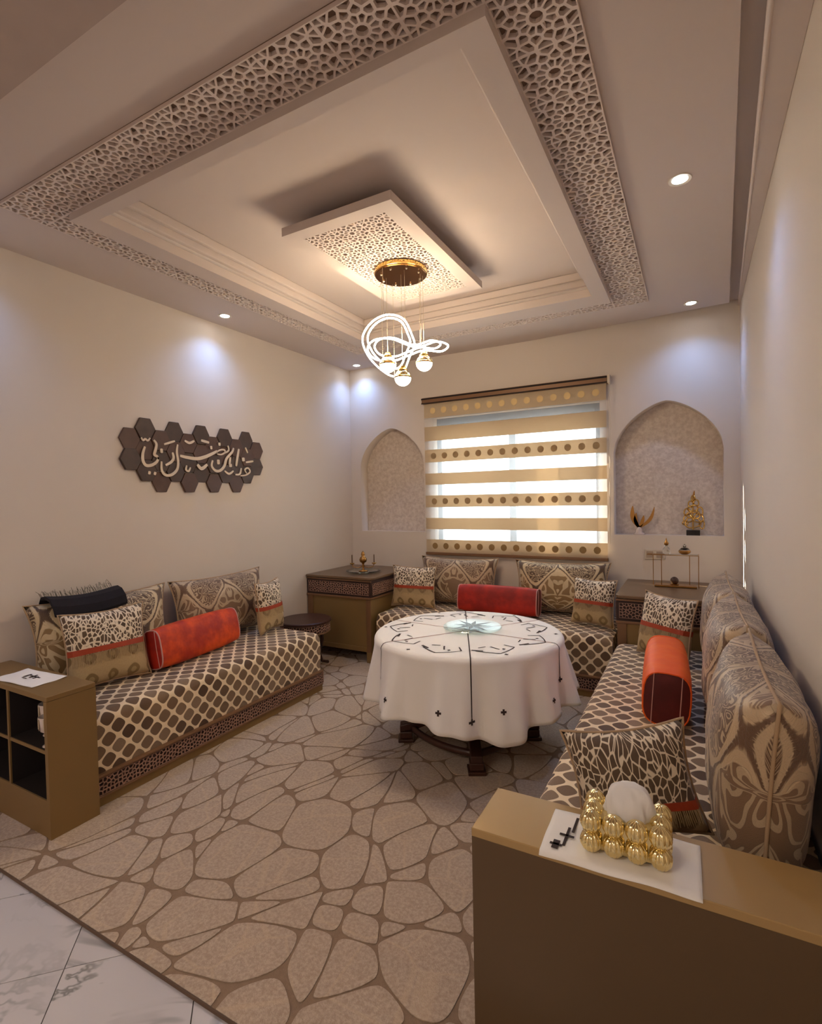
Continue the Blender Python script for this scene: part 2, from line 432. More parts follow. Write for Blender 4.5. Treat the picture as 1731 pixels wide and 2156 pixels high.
# ------------------------------------------------------------------ room shell
XL, XR, YB, YN, ZC = -3.07, .29, 4.347, -2.4, 2.70
fl = struct(B(XL-.1, XR+.1, YN-.1, YB+.1, -.08, -.004).build('floor', GROUT))
def tiles():
    st = .545; g = .0022
    for i in range(-16, 14):
        for j in range(-14, 16):
            a0, a1 = -.848+i*st+g, -.848+(i+1)*st-g; b0, b1 = -2.476+j*st+g, -2.476+(j+1)*st-g
            poly = [((a+b)/2, (a-b)/2) for a, b in ((a0, b0), (a1, b0), (a1, b1), (a0, b1))]
            for (nx, ny, d) in ((-1, 0, -(XL+.004)), (1, 0, XR-.004), (0, -1, -(YN+.004)), (0, 1, 1.25)):
                poly = clip(poly, nx, ny, d)
                if len(poly) < 3: break
            if len(poly) < 3: continue
            ar = abs(sum(poly[k][0]*poly[(k+1) % len(poly)][1]-poly[(k+1) % len(poly)][0]*poly[k][1] for k in range(len(poly))))/2
            if ar < .002: continue
            MB().prism(poly, -.004, 0).build('tile', MARBLE, fl)
tiles()

struct(B(XL-.12, XL, YN-.1, YB, -.08, 2.95).build('wall_left', PAINT))
struct(B(XR, XR+.12, YN-.1, YB, -.08, 2.95).build('wall_right', PAINT))
struct(B(XL-.1, XR+.1, YN-.12, YN, -.08, 2.95).build('wall_near', PAINT))

def arch(x0, x1, z0, zs, za, n=14):
    """pointed horseshoe-less arch: two arcs meeting in a soft point"""
    c = (x0+x1)/2; hw = (x1-x0)/2; H = za-zs; pts = []
    for i in range(n+1):
        u = 1-(i/n); x = u**.8 if u > 0 else 0; pts.append((c+hw*x, zs+H*max(0, 1-x**1.5)**(1/1.75)))
    pts[-1] = (c, za)
    left = [(2*c-x, z) for x, z in pts[:-1]][::-1]
    return [(x1, z0)]+pts+left+[(x0, z0)]
NR = arch(-.555, .19, 1.072, 1.72, 2.09, 20); NL = arch(-2.955, -2.235, 1.072, 1.72, 2.08, 20)
WX0, WX1, WZ0, WZ1 = -2.13, -.655, .93, 2.135
def holed_wall(name, outline, holes, y0, y1, mat):
    cu = bpy.data.curves.new(name, 'CURVE'); cu.dimensions = '2D'; cu.fill_mode = 'BOTH'; cu.extrude = (y1-y0)/2
    for pl in [outline]+holes:
        sp = cu.splines.new('POLY'); sp.points.add(len(pl)-1); sp.use_cyclic_u = True
        for p, q in zip(sp.points, pl): p.co = (q[0], q[1], 0, 1)
    t = bpy.data.objects.new(name, cu); col.objects.link(t)
    bpy.context.view_layer.update()
    me = bpy.data.meshes.new_from_object(t.evaluated_get(bpy.context.evaluated_depsgraph_get()))
    bpy.data.objects.remove(t)
    me.transform(Matrix(((1, 0, 0, 0), (0, 0, 1, (y0+y1)/2), (0, 1, 0, 0), (0, 0, 0, 1))))
    me.materials.clear(); me.materials.append(mat)
    bm = bmesh.new(); bm.from_mesh(me); bmesh.ops.remove_doubles(bm, verts=bm.verts, dist=1e-6)
    bmesh.ops.recalc_face_normals(bm, faces=bm.faces); bm.to_mesh(me); bm.free()
    o = bpy.data.objects.new(name, me); col.objects.link(o); return o
wb = struct(holed_wall('wall_back', [(XL-.12, -.08), (XR+.12, -.08), (XR+.12, 2.95), (XL-.12, 2.95)],
            [NR, NL, [(WX0, WZ0), (WX1, WZ0), (WX1, WZ1), (WX0, WZ1)]], YB, YB+.2, PAINT))
for a in ((-.62, .25), (-3.02, -2.17)):
    B(a[0], a[1], YB+.125, YB+.15, 1.0, 2.16).build('niche_panel', NICHEW, wb)
# niche closing slab behind the panels is wall thickness itself

# ceiling : flat dropped ceiling with a tray, ending in a shadow gap along right and back
TX0, TX1, TY0, TY1 = -2.31, -.565, 1.385, 3.47
ceil_o = [(XL, .80), (.088, .80), (.118, 1.675), (.221, 4.235), (-1.2, 4.347), (XL, 4.347)]
def holed_slab(name, outline, holes, z0, z1, mat):
    o = holed_wall(name, outline, holes, z0, z1, mat)
    o.data.transform(Matrix(((1, 0, 0, 0), (0, 0, 1, 0), (0, 1, 0, 0), (0, 0, 0, 1))))
    bm = bmesh.new(); bm.from_mesh(o.data); bmesh.ops.recalc_face_normals(bm, faces=bm.faces); bm.to_mesh(o.data); bm.free()
    return o
ce = struct(holed_slab('ceiling', ceil_o, [[(TX0+.005, TY0+.005), (TX1-.005, TY0+.005), (TX1-.005, TY1-.005), (TX0+.005, TY1-.005)]], 2.70, 2.73, CEIL))
B(XL-.1, XR+.1, YN, YB+.1, 2.80, 2.86).build('tray_soffit', CEIL, ce)
# frame round the tray
def ring(x0, x1, y0, y1, X0, X1, Y0, Y1, z0, z1):
    m = MB()
    m.box(X0, X1, Y0, y0, z0, z1); m.box(X0, X1, y1, Y1, z0, z1)
    m.box(X0, x0, y0, y1, z0, z1); m.box(x1, X1, y0, y1, z0, z1); return m
ring(TX0, TX1, TY0, TY1, -2.43, -.475, 1.325, 3.66, 2.652, 2.80).build('tray_frame', CEIL, ce)
ring(TX0+.03, TX1-.03, TY0+.03, TY1-.03, TX0, TX1, TY0, TY1, 2.715, 2.80).build('tray_moulding', CEIL, ce, bevel=.008)
ring(TX0+.055, TX1-.055, TY0+.055, TY1-.055, TX0+.03, TX1-.03, TY0+.03, TY1-.03, 2.75, 2.80).build('tray_moulding', CEIL, ce, bevel=.008)
# fretwork bands
FX0, FX1, FY0, FY1 = -2.625, -.262, 1.135, 3.86
fx0, fx1, fy0, fy1 = -2.43, -.475, 1.325, 3.66
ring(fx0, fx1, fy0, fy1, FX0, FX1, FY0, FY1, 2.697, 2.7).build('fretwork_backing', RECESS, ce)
for nm, (a, b, c, d), (nx, ny) in (('near', (FX0, FX1, FY0, fy0), (11, 1)), ('back', (FX0, FX1, fy1, FY1), (11, 1)),
                              ('left', (FX0, fx0, fy0, fy1), (1, 11)), ('right', (fx1, FX1, fy0, fy1), (1, 11))):
    m = MB(); fret_strip(m, a, b, c, d, nx, ny, .0032, 2.684, 2.6972); m.build('fretwork_band', LATT, ce)
# hanging central panel
px0, px1, py0, py1 = -1.775, -1.15, 1.968, 3.075
pn = ring(px0+.075, px1-.075, py0+.075, py1-.075, px0, px1, py0, py1, 2.690, 2.732).build('hanging_panel', CEIL, ce)
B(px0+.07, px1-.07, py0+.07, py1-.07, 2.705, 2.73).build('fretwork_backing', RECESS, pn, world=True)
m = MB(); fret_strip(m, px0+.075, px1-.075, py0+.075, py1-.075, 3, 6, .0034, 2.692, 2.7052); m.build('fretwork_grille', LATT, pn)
B(-1.6, -1.3, 2.2, 2.85, 2.732, 2.80).build('hanging_block', CEIL, pn)
B(.07, XR, -.9, YB, 2.748, 2.76).build('cove_plate', CEIL, ce)
B(-1.3, .07, 4.235, YB, 2.748, 2.76).build('cove_plate', CEIL, ce)
# cornice along the right wall
m = MB(); m.prism([(.175, .80), (.191, 1.718), (.223, 2.571), (.284, 4.34), (XR, 4.34), (XR, .80)], 2.70, 2.80)
tr = struct(m.build('trim_1', CEIL, bevel=.004))
mm = MB(); mm.tube([(.172, .80, 2.703), (.188, 1.718, 2.703), (.220, 2.571, 2.703), (.280, 4.33, 2.703)], [.011, .009, .007, .004], 8); mm.build('cornice_lit_edge', LATT, tr, smooth=True)  # added lighter bead imitates the lit edge of the cornice
struct(B(XL, XR, -.9, .80, 2.60, 2.80).build('trim_2', SHADECEIL))

# ------------------------------------------------------------------ window behind the blind
wn = struct(ring(WX0+.045, WX1-.045, WZ0+.045, WZ1-.045, WX0, WX1, WZ0, WZ1, 0, .05).build('window_1', ALU))
wn.data.transform(Matrix(((1, 0, 0, 0), (0, 0, 1, YB+.08), (0, 1, 0, 0), (0, 0, 0, 1))))
B(WX0+.045, WX1-.045, YB+.06, YB+.16, 1.99, WZ1-.045).build('lintel_shade_box', ALU, wn)  # added dark grey box gives the shadowed lintel's darkness behind the blind
mx = -1.40
B(mx-.03, mx+.03, YB+.075, YB+.135, WZ0+.045, WZ1-.045).build('mullion', ALU, wn)
for a, b in ((WX0+.045, mx-.03), (mx+.03, WX1-.045)):
    B(a, b, YB+.10, YB+.104, WZ0+.045, WZ1-.045).build('pane', PANE, wn)
B(WX0-.02, WX1+.02, YB-.02, YB+.078, WZ0-.025, WZ0-.002).build('window_sill', plain('stone_sill', rgb(190, 178, 160), .4), wn)

bx0, bx1 = -2.205, -.60
bl = thing('roller_blind', 'tan zebra roller blind with woven medallions over the window', 'blind', (-1.4, YB-.03, .86))
yb = YB-.035
M = MB(); M.box(bx0-.012, bx1+.012, yb-.03, YB-.002, 2.262, 2.318); M.build('cassette', RAILW, bl, bevel=.006)
B(bx0-.012, bx1+.012, yb-.034, yb-.026, 2.300, 2.312).build('cassette_trim', BLACK, bl)
B(bx0-.012, bx1+.012, yb-.034, yb-.026, 2.262, 2.270).build('cassette_trim', BLACK, bl)
B(bx1+.012, bx1+.032, yb-.036, YB-.002, 2.255, 2.322).build('end_cap', PLASTIC, bl, bevel=.004)
tan = [(2.262, 2.134), (2.052, 1.920), (1.840, 1.722), (1.620, 1.514), (1.415, 1.306), (1.206, 1.101), (1.006, .888)]
for i, (a, b) in enumerate(tan):
    bd = B(bx0, bx1, yb, yb+.0012, b, a).build('blind_band', BAND, bl)
    if i != 1 and i not in (3, 5):
        mm = MB()
        for k in range(14):
            x = bx0+.09+k*.1105; zc = (a+b)/2; r = .028
            mm.lathe([(1e-6, 0), (r, 0), (r, .0015), (1e-6, .0015)], (0, 0, 0), 10)
            for q in range(len(mm.v)-40, len(mm.v)):
                p = mm.v[q]; mm.v[q] = (x+p[0], yb-p[2]-.0002, zc+p[1]*1.05)
        mm.build('medallion_row', PRINTL if i == 0 else (PRINT if i == 6 else PRINTM), bd, kind='stuff')
for (a, b) in zip([t[1] for t in tan[:-1]], [t[0] for t in tan[1:]]):
    B(bx0, bx1, yb+.0002, yb+.0010, b, a).build('sheer_band', SHEER, bl)
B(bx0-.005, bx1+.005, yb-.01, yb+.012, .862, .888).build('bottom_bar', RAILW, bl, bevel=.004)
mm = MB(); mm.tube([(bx1+.02, yb-.02, 2.26), (bx1+.022, yb-.015, 1.6), (bx1+.02, yb-.02, 1.0)], .0018, 6)
mm.tube([(bx1+.032, yb-.02, 2.26), (bx1+.032, yb-.015, 1.6), (bx1+.02, yb-.02, 1.0)], .0018, 6); mm.build('bead_chain', PLASTIC, bl)

# ------------------------------------------------------------------ downlights
SP = [((-.045, 2.478), 'recessed downlight nearest the camera on the right'), ((-.012, 4.10), 'recessed downlight above the right arched niche'),
      ((-2.89, 2.60), 'recessed downlight above the hexagon wall plaque'), ((-2.884, 4.21), 'recessed downlight in the far left ceiling corner'),
      ((-2.89, 1.05), 'recessed downlight nearest the camera on the left')]
for (x, y), lb in SP:
    t = thing('downlight', lb, 'ceiling light', (x, y, 2.70), group='round recessed ceiling spots')
    MB().lathe([(.030, -.001), (.044, -.004), (.046, .0), (.030, .0)], (x, y, 2.70), 24).build('trim_ring', PLASTIC, t, smooth=False)
    MB().lathe([(1e-6, -.002), (.030, -.002), (.030, 0.), (1e-6, 0)], (x, y, 2.70), 20).build('led_disc', SPOTE, t)
    l = lamp('SPOT', 'downlight_beam', (x, y, 2.69), SPOT_W, (.25, .47, 1), .035, spot_size=radians(128), spot_blend=1.)

# ------------------------------------------------------------------ chandelier
def smooth_path(pts, n=10):
    m = len(pts); out = []
    for i in range(m):
        p0, p1, p2, p3 = [Vector(pts[(i+k) % m]) for k in (-1, 0, 1, 2)]
        for k in range(n):
            t = k/n
            out.append(.5*((2*p1)+(p2-p0)*t+(2*p0-5*p1+4*p2-p3)*t*t+(3*p1-p0-3*p2+p3)*t**3))
    return out
CX, CY = -1.462, 2.60
ch = thing('chandelier', 'gold pendant chandelier with looped LED tubes and three globes', 'chandelier', (CX, CY, 2.69))
MB().lathe([(.148, 0), (.148, -.028), (.143, -.031), (1e-6, -.031)], (CX, CY, 2.69), 48).build('canopy', METDARK, ch)
MB().lathe([(.149, -.0005), (.151, -.003), (.151, -.022), (.1485, -.0235)], (CX, CY, 2.69), 48).build('canopy_rim', METGOLD, ch)
for k in range(8):
    a = k*pi/4; MB().sphere((CX+.115*cos(a), CY+.115*sin(a), 2.656), .007, 8, 6).build('canopy_stud', STEEL, ch)
e1, e2 = Vector((.868, .482, 0)), Vector((-.482, .868, 0))   # along / across the fitting
def cp(a, b, z): return Vector((CX, CY, 0))+e1*a+e2*b+Vector((0, 0, z))
big = [(.06, -.02, 2.31), (.01, -.09, 2.385), (-.08, -.12, 2.40), (-.17, -.10, 2.365), (-.225, -.04, 2.30), (-.205, .04, 2.23), (-.14, .10, 2.165), (-.06, .12, 2.12), (0, .10, 2.135), (.04, .05, 2.21), (.07, .02, 2.27)]
flat = [(.265, .00, 2.262), (.20, .05, 2.300), (.08, .02, 2.262), (-.06, -.10, 2.275), (-.16, -.09, 2.27), (-.20, 0, 2.245), (-.16, .09, 2.215), (-.06, .08, 2.20), (.03, .03, 2.215), (.12, -.04, 2.225), (.22, -.05, 2.215)]
for pts in (big, flat):
    base = smooth_path([cp(*p) for p in pts], 10)
    c = sum(base, Vector())/len(base)
    for s in (1., .82):
        mm = MB(); mm.tube([c+(p-c)*s+Vector((0, 0, (1-s)*.08)) for p in base], .0046, 8, True)
        mm.build('led_tube', RING, ch, smooth=True)
for (a, b, z) in ((-.085, .02, 2.165), (.125, .0, 2.165), (0, -.02, 2.078)):
    p = cp(a, b, z)
    g = MB().sphere(p, .047, 20, 12, lo=0, hi=.5).build('globe', GLOBE, ch, smooth=True)
    MB().sphere(p, .047, 20, 12, lo=.52, hi=1.).build('globe_dome', glass('amber_glass', (1, .86, .42, 1), .05), g, smooth=True)
    MB().lathe([(.0475, -.003), (.050, 0), (.050, .004), (.0475, .007)], p, 24).build('globe_band', METGOLD, g)
    MB().lathe([(.026, .036), (.028, .044), (.020, .052), (.017, .066), (1e-6, .068)], p, 16).build('globe_cap', METGOLD, g, smooth=False)
    mm = MB(); mm.tube([p+Vector((0, 0, .06)), Vector((p.x, p.y, 2.66))], .0013, 5); mm.build('suspension_wire', STEEL, ch)
for (a, b, z) in ((-.10, -.11, 2.40), (.02, -.08, 2.37), (.105, .03, 2.26), (.11, -.03, 2.24), (-.05, .11, 2.12), (-.118, .10, 2.2)):
    p = cp(a, b, z); mm = MB(); mm.tube([p, Vector((p.x, p.y, 2.66))], .0013, 5); mm.build('suspension_wire', STEEL, ch)

# ------------------------------------------------------------------ hexagon wall plaque with calligraphy
hx = thing('calligraphy_plaque', 'dark wood hexagon wall plaque with cream Arabic calligraphy', 'wall art', (XL, 2.5, 1.70))
HXM = [plain('dark_stained_wood_hexagon', rgb(84, 56, 42), .5, var=.3, scale=25), plain('smoked_wood_hexagon', rgb(72, 52, 40), .5, var=.3, scale=25)]
for c in range(11):
    y = 1.978+.1055*c
    if c in (0, 10): zs = [1.795, 1.667]
    elif c % 2: zs = [1.868, 1.734, 1.600]
    else: zs = [1.800, 1.667, 1.530]
    for i, z in enumerate(zs):
        R_ = .0695; h = .066; d = .012+.004*((c*7+i*5) % 3)
        poly = [(y+R_, z), (y+R_/2, z+h), (y-R_/2, z+h), (y-R_, z), (y-R_/2, z-h), (y+R_/2, z-h)]
        MB().prism(poly, XL+.0005, XL+d, 'X').build('hexagon', HXM[(c+i) % 2], hx, bevel=.003)
def wz(a, b):
    """photo-traced stroke point -> wall plane (affine along the plaque's columns)"""
    # columns in trace space are perspective-spaced; invert with a fitted map
    X = [250, 410, 560, 700, 830, 960, 1082, 1200, 1312, 1420, 1530, 1640]
    i = 0
    while i < 10 and a > X[i+1]: i += 1
    y = 1.978+.1055*(i+(a-X[i])/(X[i+1]-X[i]))
    t = (y-1.978)/1.055
    zt = 1.867+(0)*t; top = 212+(315-212)*max(0, min(1.1, (y-2.083)/.845)); bot = 640+(700-640)*t
    z = 1.868-(b-top)/(bot-top)*.268
    return y, z
STR = [([(355, 310), (372, 338), (396, 322), (420, 338), (445, 310)], 18), ([(480, 330), (505, 370), (495, 430), (482, 480), (510, 500), (522, 530)], 26),
       ([(390, 400), (367, 470), (365, 545), (395, 592), (455, 588), (505, 552), (522, 505)], 28), ([(415, 665), (438, 672)], 30), ([(470, 670), (492, 680)], 30),
       ([(583, 372), (690, 335)], 20), ([(543, 440), (568, 440)], 42), ([(662, 455), (672, 510), (648, 555), (590, 590)], 26),
       ([(716, 370), (706, 450), (716, 560), (700, 640), (645, 690), (585, 690), (552, 640), (552, 550)], 26),
       ([(735, 488), (800, 505), (900, 518), (980, 500), (1050, 468), (1110, 435)], 34), ([(785, 328), (832, 352), (880, 328)], 24), ([(950, 322), (1030, 345)], 26),
       ([(1040, 398), (1060, 398)], 36), ([(1125, 360), (1145, 360)], 34), ([(1100, 455), (1135, 425), (1180, 420), (1190, 448), (1150, 472), (1110, 466)], 18),
       ([(1190, 455), (1228, 425), (1222, 375)], 18), ([(1062, 535), (1050, 595), (1085, 645), (1135, 645), (1180, 595), (1205, 515), (1262, 445), (1278, 400)], 28),
       ([(1105, 552), (1132, 552)], 50), ([(1243, 500), (1232, 580)], 26), ([(1228, 590), (1255, 590)], 36), ([(1332, 410), (1316, 500), (1300, 600)], 26),
       ([(1400, 395), (1422, 455)], 18), ([(1362, 525), (1388, 525)], 42), ([(1400, 557), (1480, 545)], 22), ([(1288, 690), (1335, 685), (1352, 620)], 20),
       ([(1340, 705), (1400, 695), (1442, 660), (1420, 620), (1388, 640), (1412, 688)], 18), ([(905, 580), (948, 625), (1005, 580)], 34),
       ([(798, 590), (790, 635), (815, 652), (835, 612)], 18), ([(1180, 650), (1225, 682), (1270, 650)], 22)]
LETTER = plain('cream_painted_letter', rgb(222, 200, 172), .6)
for pts, wd in STR:
    P = [Vector((*wz(*p), 0)) for p in pts]; n = len(P)
    pp = []
    for i in range(n-1):
        p0 = P[max(0, i-1)]; p1 = P[i]; p2 = P[i+1]; p3 = P[min(n-1, i+2)]
        for k in range(5):
            t = k/5; pp.append(.5*((2*p1)+(p2-p0)*t+(2*p0-5*p1+4*p2-p3)*t*t+(3*p1-p0-3*p2+p3)*t**3))
    pp.append(P[-1]); w2 = wd*.00078/2*.9; m_ = len(pp); L_, R2 = [], []
    for i, p in enumerate(pp):
        t = (pp[min(m_-1, i+1)]-pp[max(0, i-1)]).normalized(); nn = Vector((-t.y, t.x, 0))
        k = w2*(.45+.55*sin(pi*(i+.6)/(m_+.2))**.5); L_.append(p+nn*k); R2.append(p-nn*k)
    mm = MB(); vs = [(XL+.0185, q.x, q.y) for q in L_]+[(XL+.0185, q.x, q.y) for q in R2]+[(XL+.024, q.x, q.y) for q in L_]+[(XL+.024, q.x, q.y) for q in R2]
    fs = []
    for i in range(m_-1):
        fs += [(i, i+1, m_+i+1, m_+i), (2*m_+i, 2*m_+i+1, 3*m_+i+1, 3*m_+i), (i, i+1, 2*m_+i+1, 2*m_+i), (m_+i, m_+i+1, 3*m_+i+1, 3*m_+i)]
    fs += [(0, m_, 3*m_, 2*m_), (m_-1, 2*m_-1, 4*m_-1, 3*m_-1)]
    mm.add(vs, fs); mm.build('letter', LETTER, hx)

# ------------------------------------------------------------------ rug
rg = thing('rug', 'large beige rug with rounded pebble shapes outlined in brown', 'rug', (-1.3, 2.6, 0))
RX0, RX1, RY0, RY1 = -3.05, .27, .930, 4.33
B(RX0, RX1, RY0, RY1, 0.0005, .006).build('rug_ground', RUGD, rg)
MB().tube([(RX0, RY0, .005), (RX1, RY0, .005)], .005, 6).build('rug_binding', plain('brown_binding', rgb(96, 74, 58), .9), rg)
def rug_cells():
    rnd = random.Random(4); s = []; tries = 0
    while len(s) < 190 and tries < 20000:
        tries += 1; x, y = RX0-.1+rnd.random()*(RX1-RX0+.2), RY0-.1+rnd.random()*(RY1-RY0+.2)
        md = .13 if rnd.random() < .3 else .22
        if all((x-a)**2+(y-b)**2 > md*md for a, b in s): s.append((x, y))
    def T(p): return (p[0]*1.12+p[1]*.28, p[1]*.95-p[0]*.18)
    D = 1.12*.95+.18*.28
    def Ti(q): return ((.95*q[0]-.28*q[1])/D, (.18*q[0]+1.12*q[1])/D)
    ts = [T(p) for p in s]; cells = [[Ti(p) for p in c] for c in voronoi(ts, ts, (-8, 8, -8, 8))]
    for k in range(18):                       # long threads that cross the pebbles
        a = rnd.random()*pi; nx, ny = cos(a), sin(a); d = nx*(RX0+rnd.random()*3.3)+ny*(RY0+rnd.random()*3.4); nc = []
        for c in cells:
            A, B_ = clip(c, nx, ny, d), clip(c, -nx, -ny, -d)
            if len(A) > 2 and len(B_) > 2 and min(inradius(A, cent(A)), inradius(B_, cent(B_))) > .016: nc += [A, B_]
            else: nc.append(c)
        cells = nc
    out = []
    for poly in cells:
        ct = cent(poly); r = inradius(poly, ct)
        if r < .008: continue
        k = 1-.0030/r; poly = [(ct[0]+(p[0]-ct[0])*k, ct[1]+(p[1]-ct[1])*k) for p in poly]
        for it in range(3):
            q = []; f = .2 if it == 0 else .25
            for i in range(len(poly)):
                a, b = poly[i], poly[(i+1) % len(poly)]; L = sqrt((a[0]-b[0])**2+(a[1]-b[1])**2)
                g = min(f, .026/max(L, 1e-6)) if it == 0 else f
                q += [(a[0]*(1-g)+b[0]*g, a[1]*(1-g)+b[1]*g), (a[0]*g+b[0]*(1-g), a[1]*g+b[1]*(1-g))]
            poly = q
        poly = [(x+.03*sin(y*5.1+1)+.012*sin(y*13), y+.03*sin(x*4.6)+.012*sin(x*11+2)) for x, y in poly]
        for (nx, ny, d) in ((-1, 0, -RX0), (1, 0, RX1), (0, -1, -(RY0+.004)), (0, 1, RY1)): poly = clip(poly, nx, ny, d)
        if len(poly) > 2: out.append(poly)
    return out
mm = MB()
for c in rug_cells(): mm.prism(c, .006, .009)
mm.build('pebble_pile', RUGL, rg, kind='stuff')

# ------------------------------------------------------------------ sofas
def mattress(name, parent, along, a0, a1, d0, d1, z0, z1, front):
    """along 'Y' or 'X': length axis; d0 = front coordinate, d1 = wall side. UV = (length, arc)"""
    sgn = 1 if d1 > d0 else -1; r = .05
    prof = [(d0+sgn*.004, z0, 0.)]
    prof.append((d0-sgn*.004, z0+(z1-z0)*.5, (z1-z0)*.5)); s = z1-r-z0; prof.append((d0, z1-r, s))
    for k in range(1, 7):
        a = k/6*pi/2; prof.append((d0+sgn*r*(1-cos(a)), z1-r+r*sin(a), s+r*a))
    s2 = s+r*pi/2
    for k in range(1, 9):
        d = d0+sgn*r+(d1-d0-sgn*r)*k/8; prof.append((d, z1+.004*sin(pi*k/8), s2+abs(d-d0)-r))
    prof.append((d1, z0, s2+abs(d1-d0)+.3))
    n = 40; mb = MB(); P = []
    for i in range(n+1):
        a = a0+(a1-a0)*i/n; e = min(i, n-i)
        for (d, z, u) in prof:
            zz = z-(.012 if e == 0 else 0)*(1 if z > z1-.06 else 0)
            P.append((a, d, zz) if along == 'X' else (d, a, zz))
    m_ = len(prof); fs = [(i*m_+j, i*m_+j+1, (i+1)*m_+j+1, (i+1)*m_+j) for i in range(n) for j in range(m_-1)]
    fs += [(i*m_+m_-1, i*m_, (i+1)*m_, (i+1)*m_+m_-1) for i in range(n)]
    fs += [tuple(range(m_)), tuple(n*m_+j for j in range(m_))]
    mb.add(P, fs)
    def uvf(co, f):
        a = co.x if along == 'X' else co.y; d = co.y if along == 'X' else co.x
        nz = abs(f.normal.z); na = abs(f.normal.x if along == 'X' else f.normal.y)
        if na > .8: return (d*sgn, co.z)
        dist = abs(d-d0)
        if co.z > z1-.052: arc = s+(r*math.acos(max(-1, min(1, 1-dist/r))) if dist < r else r*pi/2+dist-r)
        else: arc = co.z-z0
        return (a, arc)
    o = mb.build(name, LATFAB, parent, smooth=True, uvf=uvf)
    b = o.modifiers.new('edge', 'EDGE_SPLIT'); b.split_angle = radians(60)
    return o
def sofa(label, along, a0, a1, d0, d1, seed, cheek0=True, cheek1=True):
    sg = 1 if d1 > d0 else -1
    mid = (a0+a1)/2; dm = (d0+d1)/2
    t = thing('banquette', label, 'sofa', (mid, dm, 0) if along == 'X' else (dm, mid, 0))
    def bx(A0, A1, D0, D1, z0, z1):
        D0, D1 = min(D0, D1), max(D0, D1)
        return B(A0, A1, D0, D1, z0, z1) if along == 'X' else B(D0, D1, A0, A1, z0, z1)
    bx(a0, a1, d0+sg*.008, d1, .0095, .055).build('plinth', GOLDW, t)
    bx(a0, a1, d0+sg*.006, d1, .055, .145).build('base_box', BROWNW, t)
    bx(a0, a1, d0-sg*.006, d0+sg*.05, .143, .158).build('top_rail', RAILW, t, bevel=.005)
    bx(a0, a1, d0-sg*.002, d0+sg*.02, .050, .060).build('lower_bead', RAILW, t, bevel=.003)
    P = (lambda u, v, h: (a0+u, d0+sg*(.006-h), .062+v)) if along == 'X' else (lambda u, v, h: (d0+sg*(.006-h), a0+u, .062+v))
    frieze('carved_frieze', a1-a0, .078, P, t, fw=.0018, pitch=.018, seed=seed)
    if cheek1:
        P2 = (lambda u, v, h: (a1+h, d0+sg*u, .062+v)) if along == 'X' else (lambda u, v, h: (d0+sg*u, a1+h, .062+v))
        frieze('carved_frieze', abs(d1-d0), .078, P2, t, fw=.0018, pitch=.018, seed=seed+5)
    mattress('mattress', t, along, a0+.012, a1-.012, d0+sg*.012, d1-sg*.008, .158, .432, None)
    return t
sofa('long low banquette against the left wall under the plaque', 'Y', 1.316, 2.95, -2.375, XL+.004, 3)
sofa('banquette under the window between the two corner cabinets', 'X', -2.362, -.472, 3.632, YB-.004, 11, cheek1=False)
sofa('banquette along the right wall in front of the camera', 'Y', 1.316, 3.585, -.462, XR-.004, 17, cheek1=False)

# ------------------------------------------------------------------ corner cabinets
def cabinet(label, x0, x1, y0, y1, h, seed, leftwall):
    t = thing('corner_cabinet', label, 'cabinet', ((x0+x1)/2, (y0+y1)/2, 0))
    B(x0+.012, x1-.012, y0+.014, y1, .10, h-.17).build('body', GOLDW, t)
    B(x0+.006, x1-.006, y0+.010, y1, h-.17, h-.022).build('frieze_board', BROWNW, t)
    # rounded front corner top
    rr = .05; pl = [(x0, y1), (x0, y0)] if leftwall else [(x1, y1), (x1, y0)]
    c = (x1-rr, y0+rr) if leftwall else (x0+rr, y0+rr)
    for k in range(7):
        a = -pi/2+k*pi/12; pl.append((c[0]+rr*cos(a)*(1 if leftwall else -1), c[1]+rr*sin(a)))
    pl.append((x1, y1) if leftwall else (x0, y1))
    MB().prism(pl, h-.022, h).build('top_board', plain('bronze_satin_top', rgb(118, 92, 66), .35, .2, var=.1), t, bevel=.005)
    B(x0+.004, x1-.004, y0+.004, y0+.014, h-.026, h-.036).build('bead', RAILW, t)
    B(x0+.004, x1-.004, y0+.0, y1, h-.186, h-.168).build('lower_moulding', RAILW, t, bevel=.004)
    frieze('carved_frieze', x1-x0-.05, .10, lambda u, v, hh: (x0+.025+u, y0+.010-hh, h-.15+v), t, fw=.0017, pitch=.020, seed=seed)
    sx = (x1-.006, 1) if leftwall else (x0+.006, -1)
    frieze('carved_frieze', y1-y0-.08, .10, lambda u, v, hh: (sx[0]+sx[1]*hh, y0+.03+u, h-.15+v), t, fw=.0017, pitch=.020, seed=seed+1)
    for (a, b) in ((x0+.012, x0+.07), (x1-.055, x1-.012)):
        B(a, b, y0+.004, y0+.014, .10, h-.186).build('stile', RAILW, t, bevel=.003)
    B(x0+.07, x1-.055, y0+.006, y0+.014, .10, .14).build('bottom_rail', GOLDW, t, bevel=.003)
    for (a, b) in ((x0+.012, x0+.06), (x1-.06, x1-.012)):
        for (c_, d_) in ((y0+.004, y0+.06), (y1-.06, y1)):
            B(a, b, c_, d_, .0095, .10).build('leg', GOLDW, t, bevel=.004)
    return t
cabinet('bronze corner cabinet with carved frieze on the left, candle holder on top', XL+.003, -2.372, 3.60, YB-.003, .73, 31, True)
cabinet('bronze corner cabinet with carved frieze on the right, wire stand on top', -.46, XR-.003, 3.60, YB-.003, .73, 41, False)

